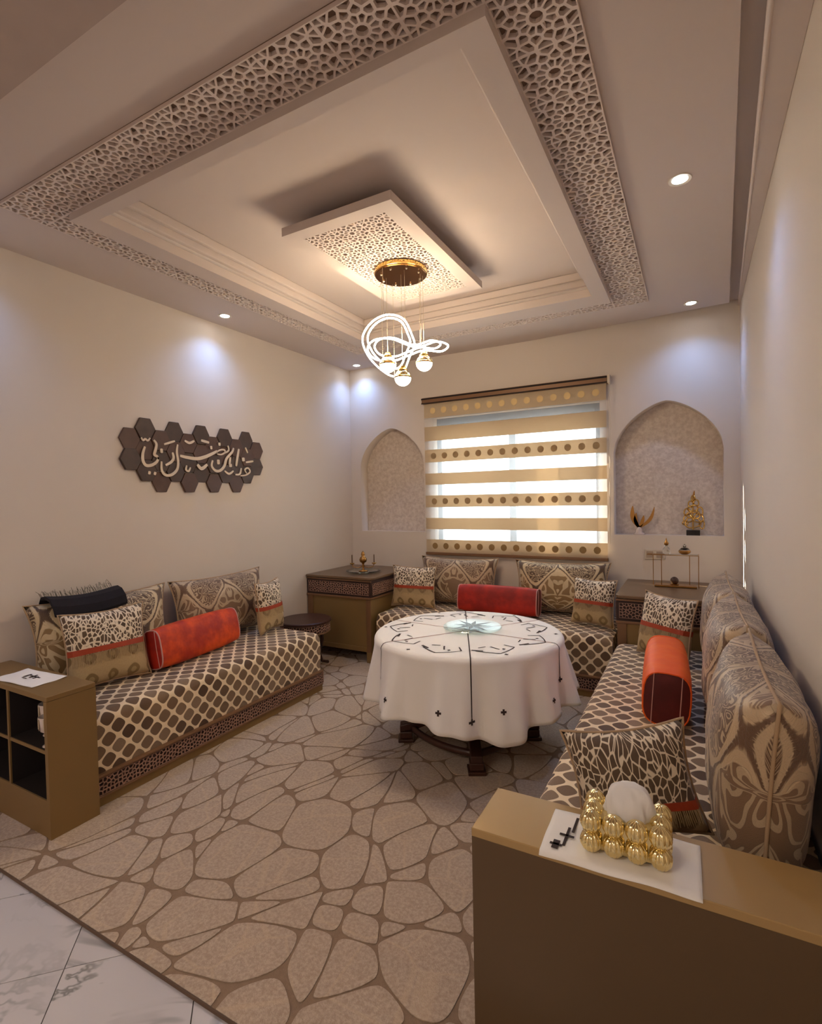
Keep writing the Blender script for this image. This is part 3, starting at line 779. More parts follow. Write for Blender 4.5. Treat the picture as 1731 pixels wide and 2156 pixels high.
# ------------------------------------------------------------------ round side table in the left corner
sc = (-2.80, 3.265)
st = thing('round_side_table', 'small round carved side table in the far left corner', 'table', (sc[0], sc[1], .0095))
MB().lathe([(.205, .40), (.213, .405), (.213, .418), (.205, .423), (1e-6, .423)], (*sc, 0), 40).build('table_top', DKWOOD, st)
MB().lathe([(.196, .398), (.196, .33), (.17, .325), (.17, .40)], (*sc, 0), 40).build('apron', BROWNW, st)
frieze('carved_apron', 2*pi*.198, .066, lambda u, v, h: (sc[0]+(.196+h)*cos(u/.198), sc[1]+(.196+h)*sin(u/.198), .332+v), st, fw=.0018, pitch=.02, seed=51)
MB().lathe([(.200, .322), (.206, .326), (.204, .334), (.196, .334)], (*sc, 0), 40).build('apron_bead', RAILW, st)
for k in range(4):
    a = k*pi/2-.35; mm = MB()
    pts = [(.15, .33), (.155, .22), (.125, .12), (.15, .04), (.21, .018)]
    mm.tube([(sc[0]+r*cos(a), sc[1]+r*sin(a), z+.004) for r, z in pts], [.018, .016, .013, .012, .012], 8); mm.build('leg', DKWOOD, st, smooth=True)

# ------------------------------------------------------------------ shelf units
U1 = thing('shelf_unit', 'gold open cubby shelf unit at the end of the left banquette', 'shelf', (-2.70, 1.21, 0))
ux0, ux1, uy0, uy1, uh = XL+.003, -2.328, 1.109, 1.309, .604
B(ux0, ux1, uy0, uy1, uh-.022, uh).build('top_board', GOLDW, U1, bevel=.003)
B(ux1-.022, ux1, uy0, uy1, .0095, uh-.022).build('side_panel', GOLDW, U1)
B(ux0, ux0+.022, uy0, uy1, .0095, uh-.022).build('side_panel', GOLDW, U1)
B(ux0+.022, ux1-.022, uy0+.004, uy1, .0095, .165).build('plinth', GOLDW, U1)
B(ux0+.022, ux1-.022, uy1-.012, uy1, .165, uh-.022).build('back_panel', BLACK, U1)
B(ux0+.022, ux1-.022, uy0+.006, uy1-.012, .358, .372).build('shelf', GOLDW, U1)
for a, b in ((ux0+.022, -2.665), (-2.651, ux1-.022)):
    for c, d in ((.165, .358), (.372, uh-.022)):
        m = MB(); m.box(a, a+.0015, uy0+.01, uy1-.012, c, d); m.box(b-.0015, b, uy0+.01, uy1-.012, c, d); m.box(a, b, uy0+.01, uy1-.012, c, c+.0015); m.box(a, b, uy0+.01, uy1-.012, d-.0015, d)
        m.build('cubby_dark_lining', BLACK, U1)  # black sheets added so the cubby insides stay dark
B(-2.665, -2.651, uy0+.004, uy1-.012, .165, uh-.022).build('divider', GOLDW, U1)

U2 = thing('shelf_unit', 'gold lacquered end unit in the right foreground under the tissue box', 'shelf', (-.09, 1.21, 0))
vx0, vx1, vy0, vy1 = -.468, XR-.003, 1.119, 1.311
TOPLIT = plain('gold_lacquer_lit_top', rgb(176, 144, 94), .33, .3, var=.05, scale=3)  # lighter copy of the gold lacquer: light on the top put into the colour
B(vx0, vx1, vy0, vy1, uh-.02, uh).build('top_board', TOPLIT, U2, bevel=.002)
B(vx0+.001, vx1, vy0+.001, vy1-.001, .0095, uh-.02).build('front_panel', plain('gold_lacquer_shaded_panel', rgb(98, 76, 50), .42, .3, var=.08, scale=2), U2)  # darker copy of the gold lacquer: shade on the front put into the colour

# ------------------------------------------------------------------ cushions
def srf(u, v, s, w, h, t, c, ex, pw):
    x = w/2*u*(1-c*(1-v*v)); z = h/2+h/2*v*(1-c*(1-u*u))
    y = s*t/2*(max(0, (1-abs(u)**pw))*max(0, (1-abs(v)**pw)))**ex
    return Vector((x, y, z))
def pillow(name, label, loc, rot, w, h, t, mat, group, c=.10, ex=.42, pw=2.6, cord=CORD, small=False, cat='cushion', seed=0, sag=0., rv=-.10):
    o = thing(name, label, cat, loc, rot, group)
    n, m_ = 22, 18; mb = MB(); rnd = random.Random(seed)
    ph = rnd.random()*6
    def W(p):
        k = .004*sin(p.x*23+ph)*cos(p.z*19+ph*2)
        return Vector((p.x+sag*p.x*(1-p.z/h), p.y+k*(1 if p.y >= 0 else -1)*min(1, abs(p.y)*30), p.z))
    for s in (-1, 1):
        vs = [W(srf(-1+2*i/n, -1+2*j/m_, s, w, h, t, c, ex, pw)) for i in range(n+1) for j in range(m_+1)]
        mb.add(vs, [(i*(m_+1)+j, (i+1)*(m_+1)+j, (i+1)*(m_+1)+j+1, i*(m_+1)+j+1) for i in range(n) for j in range(m_)])
    mb.build('cover', mat, o, smooth=True, world=False, uvf=lambda co, f: (co.x+math.copysign(1, co.x)*(t/2-min(t/2, abs(co.y)))*(1 if not small else .3), co.z+math.copysign(1, co.z-h/2)*(t/2-min(t/2, abs(co.y)))*(.8 if not small else 0)))
    path = [W(srf(-1+2*i/n, -1, 1, w, h, t, c, ex, pw)) for i in range(n)]+[W(srf(1, -1+2*j/m_, 1, w, h, t, c, ex, pw)) for j in range(m_)] \
        + [W(srf(1-2*i/n, 1, 1, w, h, t, c, ex, pw)) for i in range(n)]+[W(srf(-1, 1-2*j/m_, 1, w, h, t, c, ex, pw)) for j in range(m_)]
    mm = MB(); mm.tube(path, .0045, 6, True); mm.build('piping', cord, o, smooth=True, world=False)
    if small:
        def band(name, v0, v1, mt, off):
            mb = MB()
            for s in (-1, 1):
                K = 24; vs = []
                for i in range(K+1):
                    u = -1+2*i/K
                    for v in (v0, v1):
                        p = W(srf(u, v, s, w, h, t, c, ex, pw)); vs += [p+Vector((0, s*off, 0)), p+Vector((0, -s*.001, 0))]
                fs = []
                for i in range(K): fs += [(4*i, 4*i+2, 4*i+6, 4*i+4), (4*i, 4*i+1, 4*i+5, 4*i+4), (4*i+2, 4*i+3, 4*i+7, 4*i+6)]
                mb.add(vs, fs)
            return mb.build(name, mt, o, smooth=False, world=False)
        vv = rv
        band('ribbon', vv, vv+.15, RIBBON, .0045)
        mb = MB()
        for s in (-1,):
            K = int(w/.006)
            for i in range(K):
                u = -.95+1.9*i/K+rnd.random()*.01; d0 = vv; d1 = vv-.22-rnd.random()*.12; a = []
                for k in range(4):
                    v = d0+(d1-d0)*k/3; p = W(srf(u+(rnd.random()-.5)*.008, v, s, w, h, t, c, ex, pw)); a.append(p+Vector((0, s*.004, 0)))
                mb.tube(a, .0011, 3)
        mb.build('fringe', FRINGE, o, world=False, kind='stuff')
    return o
GL = 'large damask back cushions on the banquettes'; GS = 'small lattice cushions with red ribbon'; GO = 'long orange and red velvet cushions'
Rz = radians
ZS = .444
# left wall (faces +x): local -y front -> world +x : rotate z by +90
pillow('back_cushion', 'large damask cushion under the black shawl on the left banquette', (-2.93, 1.735, ZS), (Rz(-8), 0, Rz(90)), .80, .44, .20, DAM1, GL, seed=1)
pillow('back_cushion', 'large damask cushion behind the orange velvet one on the left banquette', (-2.93, 2.56, ZS), (Rz(-8), 0, Rz(90)), .80, .44, .20, DAM2, GL, seed=2)
pillow('throw_pillow', 'small ribboned cushion at the near end of the left banquette', (-2.700, 1.60, ZS), (Rz(-11), 0, Rz(82)), .42, .40, .12, SMALLF, GS, small=True, seed=3)
pillow('throw_pillow', 'small ribboned cushion at the far end of the left banquette', (-2.715, 2.80, ZS), (Rz(-6), 0, Rz(103)), .31, .37, .12, SMALLF, GS, small=True, seed=4)
# back wall (faces -y)
pillow('back_cushion', 'large damask cushion under the window, left of the red velvet one', (-1.845, 4.18, ZS), (Rz(-8), 0, 0), .74, .42, .20, DAM2, GL, seed=5)
pillow('back_cushion', 'large damask cushion under the window, right of the red velvet one', (-.945, 4.18, ZS), (Rz(-8), 0, 0), .76, .42, .20, DAM1, GL, seed=6)
pillow('throw_pillow', 'small ribboned cushion beside the left corner cabinet', (-2.155, 3.93, ZS), (Rz(-8), 0, Rz(4)), .42, .36, .13, SMALLF, GS, small=True, seed=7)
pillow('throw_pillow', 'small ribboned cushion beside the right corner cabinet', (-.655, 3.885, ZS), (Rz(-10), 0, Rz(-18)), .33, .34, .13, SMALLF, GS, small=True, seed=8)
# right wall (faces -x)
for y, lb, sd, mt in ((1.735, 'large damask cushion nearest the camera on the right banquette', 9, DAM2), (2.50, 'middle large damask cushion on the right banquette', 10, DAM2), (3.235, 'farthest large damask cushion on the right banquette, by the cabinet', 12, DAM2)):
    pillow('back_cushion', lb, (.130, y, ZS), (Rz(-4), 0, Rz(-90)), .73, .475, .235, mt, GL, ex=.40, pw=3.2, c=.075, seed=sd)
pillow('throw_pillow', 'small lattice cushion nearest the camera behind the tissue box', (-.118, 1.500, ZS+.012), (Rz(-18), Rz(-9), Rz(20)), .34, .29, .15, SMALLJ, GS, small=True, seed=13, rv=-.52, c=.13)
pillow('throw_pillow', 'small ribboned cushion at the far end of the right banquette', (-.17, 3.24, ZS), (Rz(-12), 0, Rz(-40)), .36, .37, .13, SMALLF, GS, small=True, seed=14)

def bolster(label, loc, rot, L, H, T, mat, endmat, cord, seed):
    o = thing('velvet_cushion', label, 'cushion', loc, rot, GO)
    def prof(k=1., n=24):
        out = []
        for i in range(n):
            a = 2*pi*i/n; ca, sa = cos(a), sin(a)
            out.append((T/2*k*(abs(ca)**.62)*(1 if ca >= 0 else -1), H/2+H/2*k*(abs(sa)**.62)*(1 if sa >= 0 else -1)))
        return out
    N = 20; vs = []; n = 24
    for i in range(N+1):
        u = -1+2*i/N; k = .90+.10*(1-abs(u)**4)
        vs += [(L/2*u, y, (z-H/2)*(1+.0)+H/2*1.0-(1-k)*.3*H*0) for y, z in prof(k)]
    mb = MB().add(vs, [(i*n+k, i*n+(k+1) % n, (i+1)*n+(k+1) % n, (i+1)*n+k) for i in range(N) for k in range(n)])
    mb.build('cover', mat, o, smooth=True, world=False)
    for s in (-1, 1):
        pr = prof(.90); q = MB(); x = s*L/2
        q.add([(x, y, z) for y, z in pr]+[(x+s*.006, y*.8, (z-H/2)*.8+H/2) for y, z in pr]+[(x+s*.008, 0, H/2)],
              [(k, (k+1) % n, n+(k+1) % n, n+k) for k in range(n)]+[(n+k, n+(k+1) % n, 2*n) for k in range(n)])
        q.build('end_panel', endmat, o, smooth=True, world=False)
        mm = MB(); mm.tube([(x-s*.002, y*1.01, (z-H/2)*1.01+H/2) for y, z in pr], .004, 6, True); mm.build('piping', cord, o, smooth=True, world=False)
    for yy in (-T*.27, T*.27):
        for s in (-1, 1):
            mm = MB(); mm.tube([(s*(L/2+.006), yy, H*.06), (s*(L/2+.009), yy, H*.5), (s*(L/2+.006), yy, H*.93)], .0022, 5); mm.build('piping', PIPING, o, world=False)
    return o
bolster('long orange velvet cushion leaning on the left banquette cushions', (-2.70, 2.15, ZS), (Rz(-10), 0, Rz(97)), .64, .24, .14, ORANGE, RED, PIPING, 1)
bolster('long red velvet cushion under the window behind the round table', (-1.395, 3.965, ZS), (Rz(-8), 0, Rz(0)), .66, .23, .15, RED, DKRED, PIPING, 2)
bolster('bright orange velvet bolster on the right banquette', (-.125, 2.58, ZS), (Rz(-4), 0, Rz(-87)), .60, .235, .19, ORANGE2, DKRED, ORANGE2, 3)

# black folded shawl with fringe lying on the left cushion
sh = thing('shawl', 'folded black fringed shawl draped over the near left cushion', 'shawl', (-2.92, 1.60, .86))
mb = MB(); K = 14; pr = [(-3.005, .862), (-2.985, .894), (-2.94, .902), (-2.90, .890), (-2.865, .855), (-2.850, .815)]
pi_ = [(x-.004 if i < 2 else x-.006, z-.016) for i, (x, z) in enumerate(pr)]
cs = pr+pi_[::-1]; vs = []
for i in range(K+1):
    y = 1.415+.385*i/K
    vs += [(x, y, z-.055*((y-1.60)/.2)**2*0+.018*((y-1.61)/.19)**2) for x, z in cs]
nn = len(cs)
mb.add(vs, [(i*nn+k, i*nn+(k+1) % nn, (i+1)*nn+(k+1) % nn, (i+1)*nn+k) for i in range(K) for k in range(nn)]+[tuple(range(nn)), tuple(K*nn+k for k in range(nn))])
mb.build('folded_cloth', SHAWL, sh, smooth=False, bevel=.003)
mb = MB()
for i in range(70):
    y = 1.42+.375*i/69; a = random.random(); z0 = .885+.018*((y-1.61)/.19)**2
    mb.tube([(-2.985, y, z0), (-3.01+a*.01, y+(random.random()-.5)*.012, z0+.015+.02*random.random()), (-3.03+a*.02, y+(random.random()-.5)*.02, z0+.02+.03*random.random())], .0011, 3)
mb.build('fringe', plain('grey_olive_fringe', rgb(96, 88, 70), .9, var=.4, scale=50), sh, kind='stuff')

# ------------------------------------------------------------------ round table and cloth
TC = (-1.135, 2.71)
tb = thing('round_table', 'dark wooden round table with scrolled pedestal feet under the cloth', 'table', (*TC, .0095))
MB().lathe([(.50, .595), (.515, .60), (.515, .622), (.50, .627), (1e-6, .627)], (*TC, 0), 64).build('table_top', DKWOOD, tb)
MB().lathe([(.12, .16), (.13, .19), (.07, .24), (.05, .32), (.075, .42), (.055, .5), (.12, .58), (.16, .595), (1e-6, .595)], (*TC, 0), 32).build('pedestal', DKWOOD, tb, smooth=True)
for k in range(4):
    a = radians(-62+90*k); d = Vector((cos(a), sin(a), 0)); c = Vector((*TC, 0)); nrm = Vector((-d.y, d.x, 0))
    mm = MB()
    prf = [(.06, .20), (.06, .14), (.2, .115), (.30, .075), (.385, .062), (.395, .062), (.395, .10), (.33, .115), (.22, .165), (.12, .20)]
    vs = [tuple(c+d*r+nrm*s+Vector((0, 0, z+.004))) for s in (-.03, .03) for r, z in prf]
    q = len(prf); mm.add(vs, [tuple(range(q)), tuple(range(q, 2*q))[::-1]]+[(i, (i+1) % q, (i+1) % q+q, i+q) for i in range(q)])
    mm.build('leg', DKWOOD, tb, bevel=.006)
    M_ = Matrix.Translation(c+d*.36) @ Matrix.Rotation(a, 4, 'Z')
    MB().box(-.045, .045, -.045, .045, .0095, .028, M_).build('foot_plate', DKWOOD, tb, bevel=.004)
    MB().box(-.035, .035, -.035, .035, .028, .068, M_).build('foot_block', DKWOOD, tb, bevel=.006)
    # curved stretcher to the next foot
    b = radians(-62+90*(k+1)); d2 = Vector((cos(b), sin(b), 0)); P0 = c+d*.33+Vector((0, 0, .085)); P2 = c+d2*.33+Vector((0, 0, .085)); P1 = c+(d+d2)*.235+Vector((0, 0, .085))
    mm = MB(); mm.tube([P0*(1-t)**2+P1*2*t*(1-t)+P2*t*t for t in [i/12 for i in range(13)]], .020, 8, flat=.8); mm.build('stretcher', DKWOOD, tb, smooth=True)

TR = .52
def hemlen(a):
    # the cloth hangs lower on the camera side
    d = math.atan2(sin(a-radians(-60)), cos(a-radians(-60)))
    return .325+.065*math.exp(-((d-.18)/.38)**2)+.006*sin(5*a)
FOLDS = 13
def cloth(a, s):
    """a angle, s arc length from the middle"""
    if s <= TR-.02: return Vector((TC[0]+s*cos(a), TC[1]+s*sin(a), .6315))
    x = s-(TR-.02); rr = .03; q = rr*pi/2
    if x < q: r = TR-.02+rr*sin(x/rr); z = .6315-rr*(1-cos(x/rr))
    else:
        dz = x-q; k = min(1, dz/.30)
        wv = sin(FOLDS*a+1.3*sin(2*a)+.8)+.35*sin(FOLDS*2*a+1.1)
        r = TR+.008+.048*k+.034*k**.9*wv+.012*k*sin(3*a); z = .6315-rr-dz
    return Vector((TC[0]+r*cos(a), TC[1]+r*sin(a), z))
NA = 312; rings = [0.02, .1, .2, .3, .4, .46, .5]+[.5+.047*k/5 for k in range(1, 6)]
mb = MB(); mb.v.append((TC[0], TC[1], .6315)); NR_ = len(rings)+16
for k in range(NA):
    a = 2*pi*k/NA; L = hemlen(a)
    for s in rings: mb.v.append(tuple(cloth(a, s)))
    for j in range(1, 17): mb.v.append(tuple(cloth(a, .547+(L-.03)*j/16)))
for k in range(NA):
    k2 = (k+1) % NA; mb.f.append((0, 1+k*NR_, 1+k2*NR_))
    for j in range(NR_-1): mb.f.append((1+k*NR_+j, 1+k*NR_+j+1, 1+k2*NR_+j+1, 1+k2*NR_+j))
tcl = mb.build('tablecloth', LINEN, None, smooth=True)
tag(tcl, 'white round tablecloth with dark cross-stitch embroidery hanging in folds', 'tablecloth')
mo = tcl.modifiers.new('thick', 'SOLIDIFY'); mo.thickness = .0015; mo.offset = -1
def stitch(name, pts2, wd, mt, parent=tcl, lift=.0016):
    """pts2 = [(angle, s)] polyline stitched on the cloth"""
    P = [cloth(a, s) for a, s in pts2]; N_ = []
    for (a, s) in pts2:
        e = .002; du = cloth(a+e, s)-cloth(a-e, s); dv = cloth(a, s+e)-cloth(a, s-e)
        nrm = du.cross(dv)
        nrm = -nrm if (nrm.z < 0 and s < .5) else nrm
        if s >= .5:
            out = Vector((cos(a), sin(a), 0)); nrm = nrm if nrm.dot(out) > 0 else -nrm
        N_.append(nrm.normalized())
    mm = MB(); vs = []
    for i, p in enumerate(P):
        t = (P[min(len(P)-1, i+1)]-P[max(0, i-1)]).normalized(); b = t.cross(N_[i]).normalized()*wd/2
        q = p+N_[i]*lift; vs += [q-b, q+b]
    return vs, [(2*i, 2*i+2, 2*i+3, 2*i+1) for i in range(len(P)-1)]
def stitches(name, lines, mt):
    mb = MB()
    for pts, wd in lines:
        n = max(2, int(sum(abs(pts[i+1][1]-pts[i][1])+abs(pts[i+1][0]-pts[i][0])*max(.05, pts[i][1]) for i in range(len(pts)-1))/.012))
        dense = []
        for i in range(len(pts)-1):
            for k in range(max(1, n//(len(pts)-1))):
                t = k/max(1, n//(len(pts)-1)); dense.append((pts[i][0]*(1-t)+pts[i+1][0]*t, pts[i][1]*(1-t)+pts[i+1][1]*t))
        dense.append(pts[-1]); vs, fs = stitch(name, dense, wd, mt); mb.add(vs, fs)
    return mb.build(name, mt, tcl)
def cross(a, s, r):
    rr = max(.2, min(s, TR+.03)); return [([(a-r/rr, s), (a+r/rr, s)], r*.75), ([(a, s-r), (a, s+r)], r*.75)]
a0 = radians(-66)
for k in range(6):
    a = a0+k*pi/3
    stitches('embroidered_line', [([(a, .03), (a, .49)], .006)], THREAD if k in (0, 3) else THREADP)
    stitches('embroidered_line', [([(a, .49), (a, .60), (a, .80 if k == 0 else .70)], .006)]+cross(a, .70 if k else .80, .014), THREAD)
L_ = []
for k in range(12):
    a = a0+radians(15)+k*pi/6
    L_ += cross(a, .755, .013)
    if k % 2 == 0: L_ += cross(a+radians(6), .485, .010)
stitches('embroidered_cross', L_, THREAD)
for k in range(9):
    a = a0+radians(20)+k*2*pi/9; l = []
    da = .10/.4
    l.append(([(a-da*1.1, .40), (a-da*.1, .462)], .008)); l.append(([(a-da*.1, .462), (a+da, .40)], .006))
    l.append(([(a-da*1.3, .385), (a-da*.75, .405)], .013)); l.append(([(a+da*.8, .34), (a+da, .40)], .007)); l.append(([(a-.03, .34), (a+.03, .40)], .008)); l.append(([(a-da*.9, .35), (a-da*.4, .335)], .007))
    l += cross(a+.09, .40, .009)
    stitches('embroidered_motif', l, THREAD)

# glass lazy susan
gc = (-1.122, 2.752, .634)
gl = thing('glass_turntable', 'round clear glass turntable with star cut on the tablecloth', 'turntable', gc)
MB().lathe([(1e-6, .0), (.05, .0), (.05, .008), (.160, .008), (.166, .011), (.166, .016), (.162, .019), (1e-6, .019)], gc, 48).build('glass_disc', TINT, gl, smooth=False)
mm = MB()
for k in range(8):
    a = k*pi/4+.2; p = Vector(gc)+Vector((0, 0, .0196)); d = Vector((cos(a), sin(a), 0)); n_ = Vector((-d.y, d.x, 0)); L = .15 if k % 2 else .11
    mm.add([p, p+d*.04+n_*.014, p+d*L, p+d*.04-n_*.014], [(0, 1, 2, 3)])
mm.build('star_cut', plain('frosted_teal_star', rgb(96, 112, 112), .4), gl)

# ------------------------------------------------------------------ napkins, tissue box
def rotbox(cx, cy, w, d, z0, z1, ang): return MB().box(-w/2, w/2, -d/2, d/2, z0, z1, Matrix.Translation((cx, cy, 0)) @ Matrix.Rotation(ang, 4, 'Z'))
def napkin(label, cx, cy, w, d, ang, z, over, seed):
    t = thing('napkin', label, 'napkin', (cx, cy, z), (0, 0, 0))
    n, m_ = 30, 16; mb = MB(); R_ = Matrix.Rotation(ang, 3, 'Z'); rnd = random.Random(seed); vs = []
    for i in range(n+1):
        for j in range(m_+1):
            x = w*(i/n-.5); y = d*(j/m_-.5)
            rz = .0022+.0014*sin(x*40+seed)*cos(y*30)+.001*sin(y*70+x*20)
            p = R_ @ Vector((x, y, 0)); zz = z+rz
            yy = cy+p.y
            if yy < over: zz -= min(.5, (over-yy)*1.0); yy = over-.0035-.12*(over-yy)
            vs.append((cx+p.x, yy, zz))
    mb.add(vs, [(i*(m_+1)+j, (i+1)*(m_+1)+j, (i+1)*(m_+1)+j+1, i*(m_+1)+j+1) for i in range(n) for j in range(m_)])
    o = mb.build('cloth', LINEN, t, smooth=True); mo = o.modifiers.new('thick', 'SOLIDIFY'); mo.thickness = .0015; mo.offset = 1
    return t
nk = napkin('white embroidered napkin beneath the gold tissue box', -.148, 1.195, .315, .175, radians(1), uh, 1.113, 2)
mm = MB()
for (a, b, c, d) in ((-.262, -.256, 1.145, 1.215), (-.275, -.243, 1.180, 1.187), (-.288, -.262, 1.140, 1.147), (-.282, -.268, 1.128, 1.158), (-.252, -.246, 1.2, 1.26)):
    mm.box(a, b, c, d, uh+.0055, uh+.0063)
mm.build('embroidery', THREAD, nk)
nk2 = napkin('white embroidered napkin on the left shelf unit', -2.66, 1.205, .30, .15, radians(4), uh, 1.0, 5)
mm = MB()
for (a, b, c, d) in ((-2.68, -2.60, 1.215, 1.222), (-2.70, -2.69, 1.195, 1.23), (-2.66, -2.65, 1.20, 1.235), (-2.63, -2.62, 1.20, 1.225), (-2.69, -2.65, 1.185, 1.19)):
    mm.box(a, b, c, d, uh+.0055, uh+.0063)
mm.build('embroidery', THREAD, nk2)

def beadgeo(c, r, hz, lob=9):
    mb = MB(); pr = [(max(1e-6, r*sin(pi*i/10)), -hz*cos(pi*i/10)) for i in range(11)]; n = 72; vs = []
    for i, (q, z) in enumerate(pr):
        for k in range(n):
            a = 2*pi*k/n; qq = q*(.84+.16*abs(sin(6*a))**.7); vs.append((c[0]+qq*cos(a), c[1]+qq*sin(a), c[2]+z))
    mb.add(vs, [(i*n+k, i*n+(k+1) % n, (i+1)*n+(k+1) % n, (i+1)*n+k) for i in range(10) for k in range(n)]); return mb
tx = thing('tissue_box', 'gold tissue box of ribbed egg beads holding a white tissue', 'tissue box', (-.135, 1.205, uh+.005), (0, 0, 0))
ax, ay = Vector((cos(.04), sin(.04), 0)), Vector((-sin(.04), cos(.04), 0)); c0 = Vector((-.135, 1.205, 0))
for iz, z in enumerate((uh+.027, uh+.070)):
    for i in range(4):
        for j in range(3):
            if i in (1, 2) and j == 1: continue
            p = c0+ax*(-.069+.046*i)+ay*(-.042+.042*j)+Vector((0, 0, z))
            beadgeo(p, .0235, .0235).build('bead', PALEGOLD, tx, smooth=True)
MB().box(-.062, .062, -.036, .036, uh+.0065, uh+.076, Matrix.Translation(c0) @ Matrix.Rotation(.04, 4, 'Z')).build('inner_box', PALEGOLD, tx)
mb = MB(); n, m_ = 40, 12; vs = []
for i in range(m_+1):
    v = i/m_
    for k in range(n):
        a = 2*pi*k/n; q = cos(v*pi/2)**.6*(1+.10*sin(3*a+4*v)+.07*sin(7*a+9*v)+.04*sin(13*a))
        p = c0+ax*(.050*q*cos(a)+.004)+ay*(.026*q*sin(a)); vs.append((p.x, p.y, uh+.070+.078*sin(v*pi/2)**.9*(1+.10*sin(2*a+1)*(1-v)+.10*sin(a+.5)*v*(1-v)*3)))
mb.add(vs, [(i*n+k, i*n+(k+1) % n, (i+1)*n+(k+1) % n, (i+1)*n+k) for i in range(m_) for k in range(n)])
o = mb.build('tissue', TISSUE, tx, smooth=True); o.modifiers.new('thick', 'SOLIDIFY').thickness = .0006

# ------------------------------------------------------------------ left cubby glassware
def goblet(label, x, y, z, s, grp):
    t = thing('drinking_glass', label, 'glass', (x, y, z), group=grp)
    MB().lathe([(.024*s, 0), (.024*s, .004), (.004*s, .008), (.004*s, .05*s), (.03*s, .07*s), (.036*s, .13*s), (.034*s, .13*s), (.028*s, .074*s), (1e-6, .066*s)], (x, y, z), 24).build('bowl', WHITEGL, t, smooth=True)
    mm = MB()
    for k in range(10):
        a = 2*pi*k/10; mm.box(-.002, .002, .034*s, .037*s, .078*s, .125*s, Matrix.Translation((x, y, z)) @ Matrix.Rotation(a, 4, 'Z'))
    mm.build('ribs', STEEL, t)
    return t
goblet('ribbed stemmed glass at the back of the upper cubby', -2.42, 1.23, .372, 1.15, 'stemmed glasses in the cubby')
goblet('ribbed stemmed glass at the front of the upper cubby', -2.40, 1.15, .372, 1., 'stemmed glasses in the cubby')
goblet('ribbed stemmed glass farthest inside the upper cubby', -2.515, 1.21, .372, 1.1, 'stemmed glasses in the cubby')

# ------------------------------------------------------------------ candle holder on the left cabinet
k0 = Vector((-2.62, 3.86, .73))
cd = thing('candle_holder', 'gold candle holder on a glass tray atop the left cabinet', 'candle holder', k0)
MB().lathe([(1e-6, .0), (.05, 0), (.05, .006), (.13, .012), (.155, .02), (.155, .024), (.125, .016), (1e-6, .012)], k0, 40).build('glass_tray', GLASSG, cd, smooth=True)
MB().lathe([(.04, .014), (.042, .02), (.012, .028), (.008, .05), (.014, .062), (.008, .075), (.014, .09), (.03, .10), (.034, .12), (.026, .14), (.012, .15), (.018, .165), (.012, .185), (.0, .2)], k0, 20).build('stem', METBRASS, cd, smooth=True)
for s in (-1, 1):
    mm = MB(); pts = [(0, .06), (.05, .045), (.09, .055), (.10, .08)]
    mm.tube([k0+e1*(s*a)+Vector((0, 0, z)) for a, z in pts], .004, 6); mm.build('arm', METBRASS, cd, smooth=True)
    q = k0+e1*(s*.10)
    MB().lathe([(.006, .075), (.02, .082), (.022, .09), (.01, .09)], q, 16).build('drip_cup', METGOLD, cd, smooth=True)
    MB().lathe([(.005, .088), (.005, .16), (.001, .166)], q, 8).build('candle', plain('brown_taper', rgb(96, 66, 40), .6), cd)

# ------------------------------------------------------------------ wire stand on the right cabinet
W0 = Vector((-.12, 4.08, .73))
ws = thing('wire_stand', 'gold wire console stand with tray atop the right cabinet', 'stand', W0)
def wire(pts, name='wire_frame', r=.0028): mm = MB(); mm.tube(pts, r, 6); return mm.build(name, METBRASS, ws)
B(-.25, .015, 4.03, 4.13, .732, .744).build('base_tray', METBRASS, ws, bevel=.003)
for x in (-.262, -.205, -.03, .025):
    wire([(x, 4.05 if x in (-.205, .025) else 4.11, .732), (x, 4.05 if x in (-.205, .025) else 4.11, .955)], 'post')
for y in (4.05, 4.11):
    wire([(-.30, y, .955), (.025, y, .955)]); 
wire([(-.262, 4.03, .955), (-.262, 4.14, .955)]); wire([(.025, 4.03, .955), (.025, 4.14, .955)])
B(-.16, .02, 4.055, 4.105, .956, .960).build('glass_shelf', GLASS, ws)
gv = thing('glass_decanter', 'small decanter with pointed stopper on the wire stand', 'decanter', (-.175, 4.08, .96))
MB().lathe([(.022, 0), (.026, .01), (.022, .035), (.010, .05), (.010, .06)], (-.175, 4.08, .961), 20).build('bottle', GLASS, gv, smooth=True)
MB().lathe([(.011, .061), (.017, .075), (.008, .09), (.004, .105), (.001, .115)], (-.175, 4.08, .961), 16).build('stopper', METBRASS, gv, smooth=True)
gb = thing('ornament_bowl', 'small brass lidded bowl on the wire stand', 'bowl', (-.06, 4.08, .96))
MB().lathe([(.018, 0), (.036, .010), (.04, .022), (.034, .03)], (-.06, 4.08, .961), 20).build('bowl_body', METBRASS, gb, smooth=True)
MB().lathe([(.036, .030), (.024, .042), (.008, .05), (.010, .062), (.002, .072)], (-.06, 4.08, .961), 20).build('lid', GLASS, gb, smooth=True)
ob = thing('ornament_ball', 'dark bronze ball ornament on the tray of the wire stand', 'ornament', (-.125, 4.08, .745))
MB().sphere((-.125, 4.08, .773), .027, 18, 12).build('ball', DKWOOD, ob, smooth=True)
MB().lathe([(.03, .0), (.03, .004), (.015, .008)], (-.125, 4.08, .7445), 16).build('ball_base', METBRASS, ob)
so_ = thing('wall_socket', 'cream double wall socket beside the wire stand', 'socket', (-.32, YB, .93))
B(-.335, -.195, YB-.010, YB-.0005, .888, .965).build('socket_plate', PLASTIC, so_, bevel=.003)
for x in (-.30, -.23): B(x-.024, x+.024, YB-.013, YB-.010, .902, .951).build('socket_face', plain('taupe_plastic', rgb(170, 150, 130), .4), so_, bevel=.002)

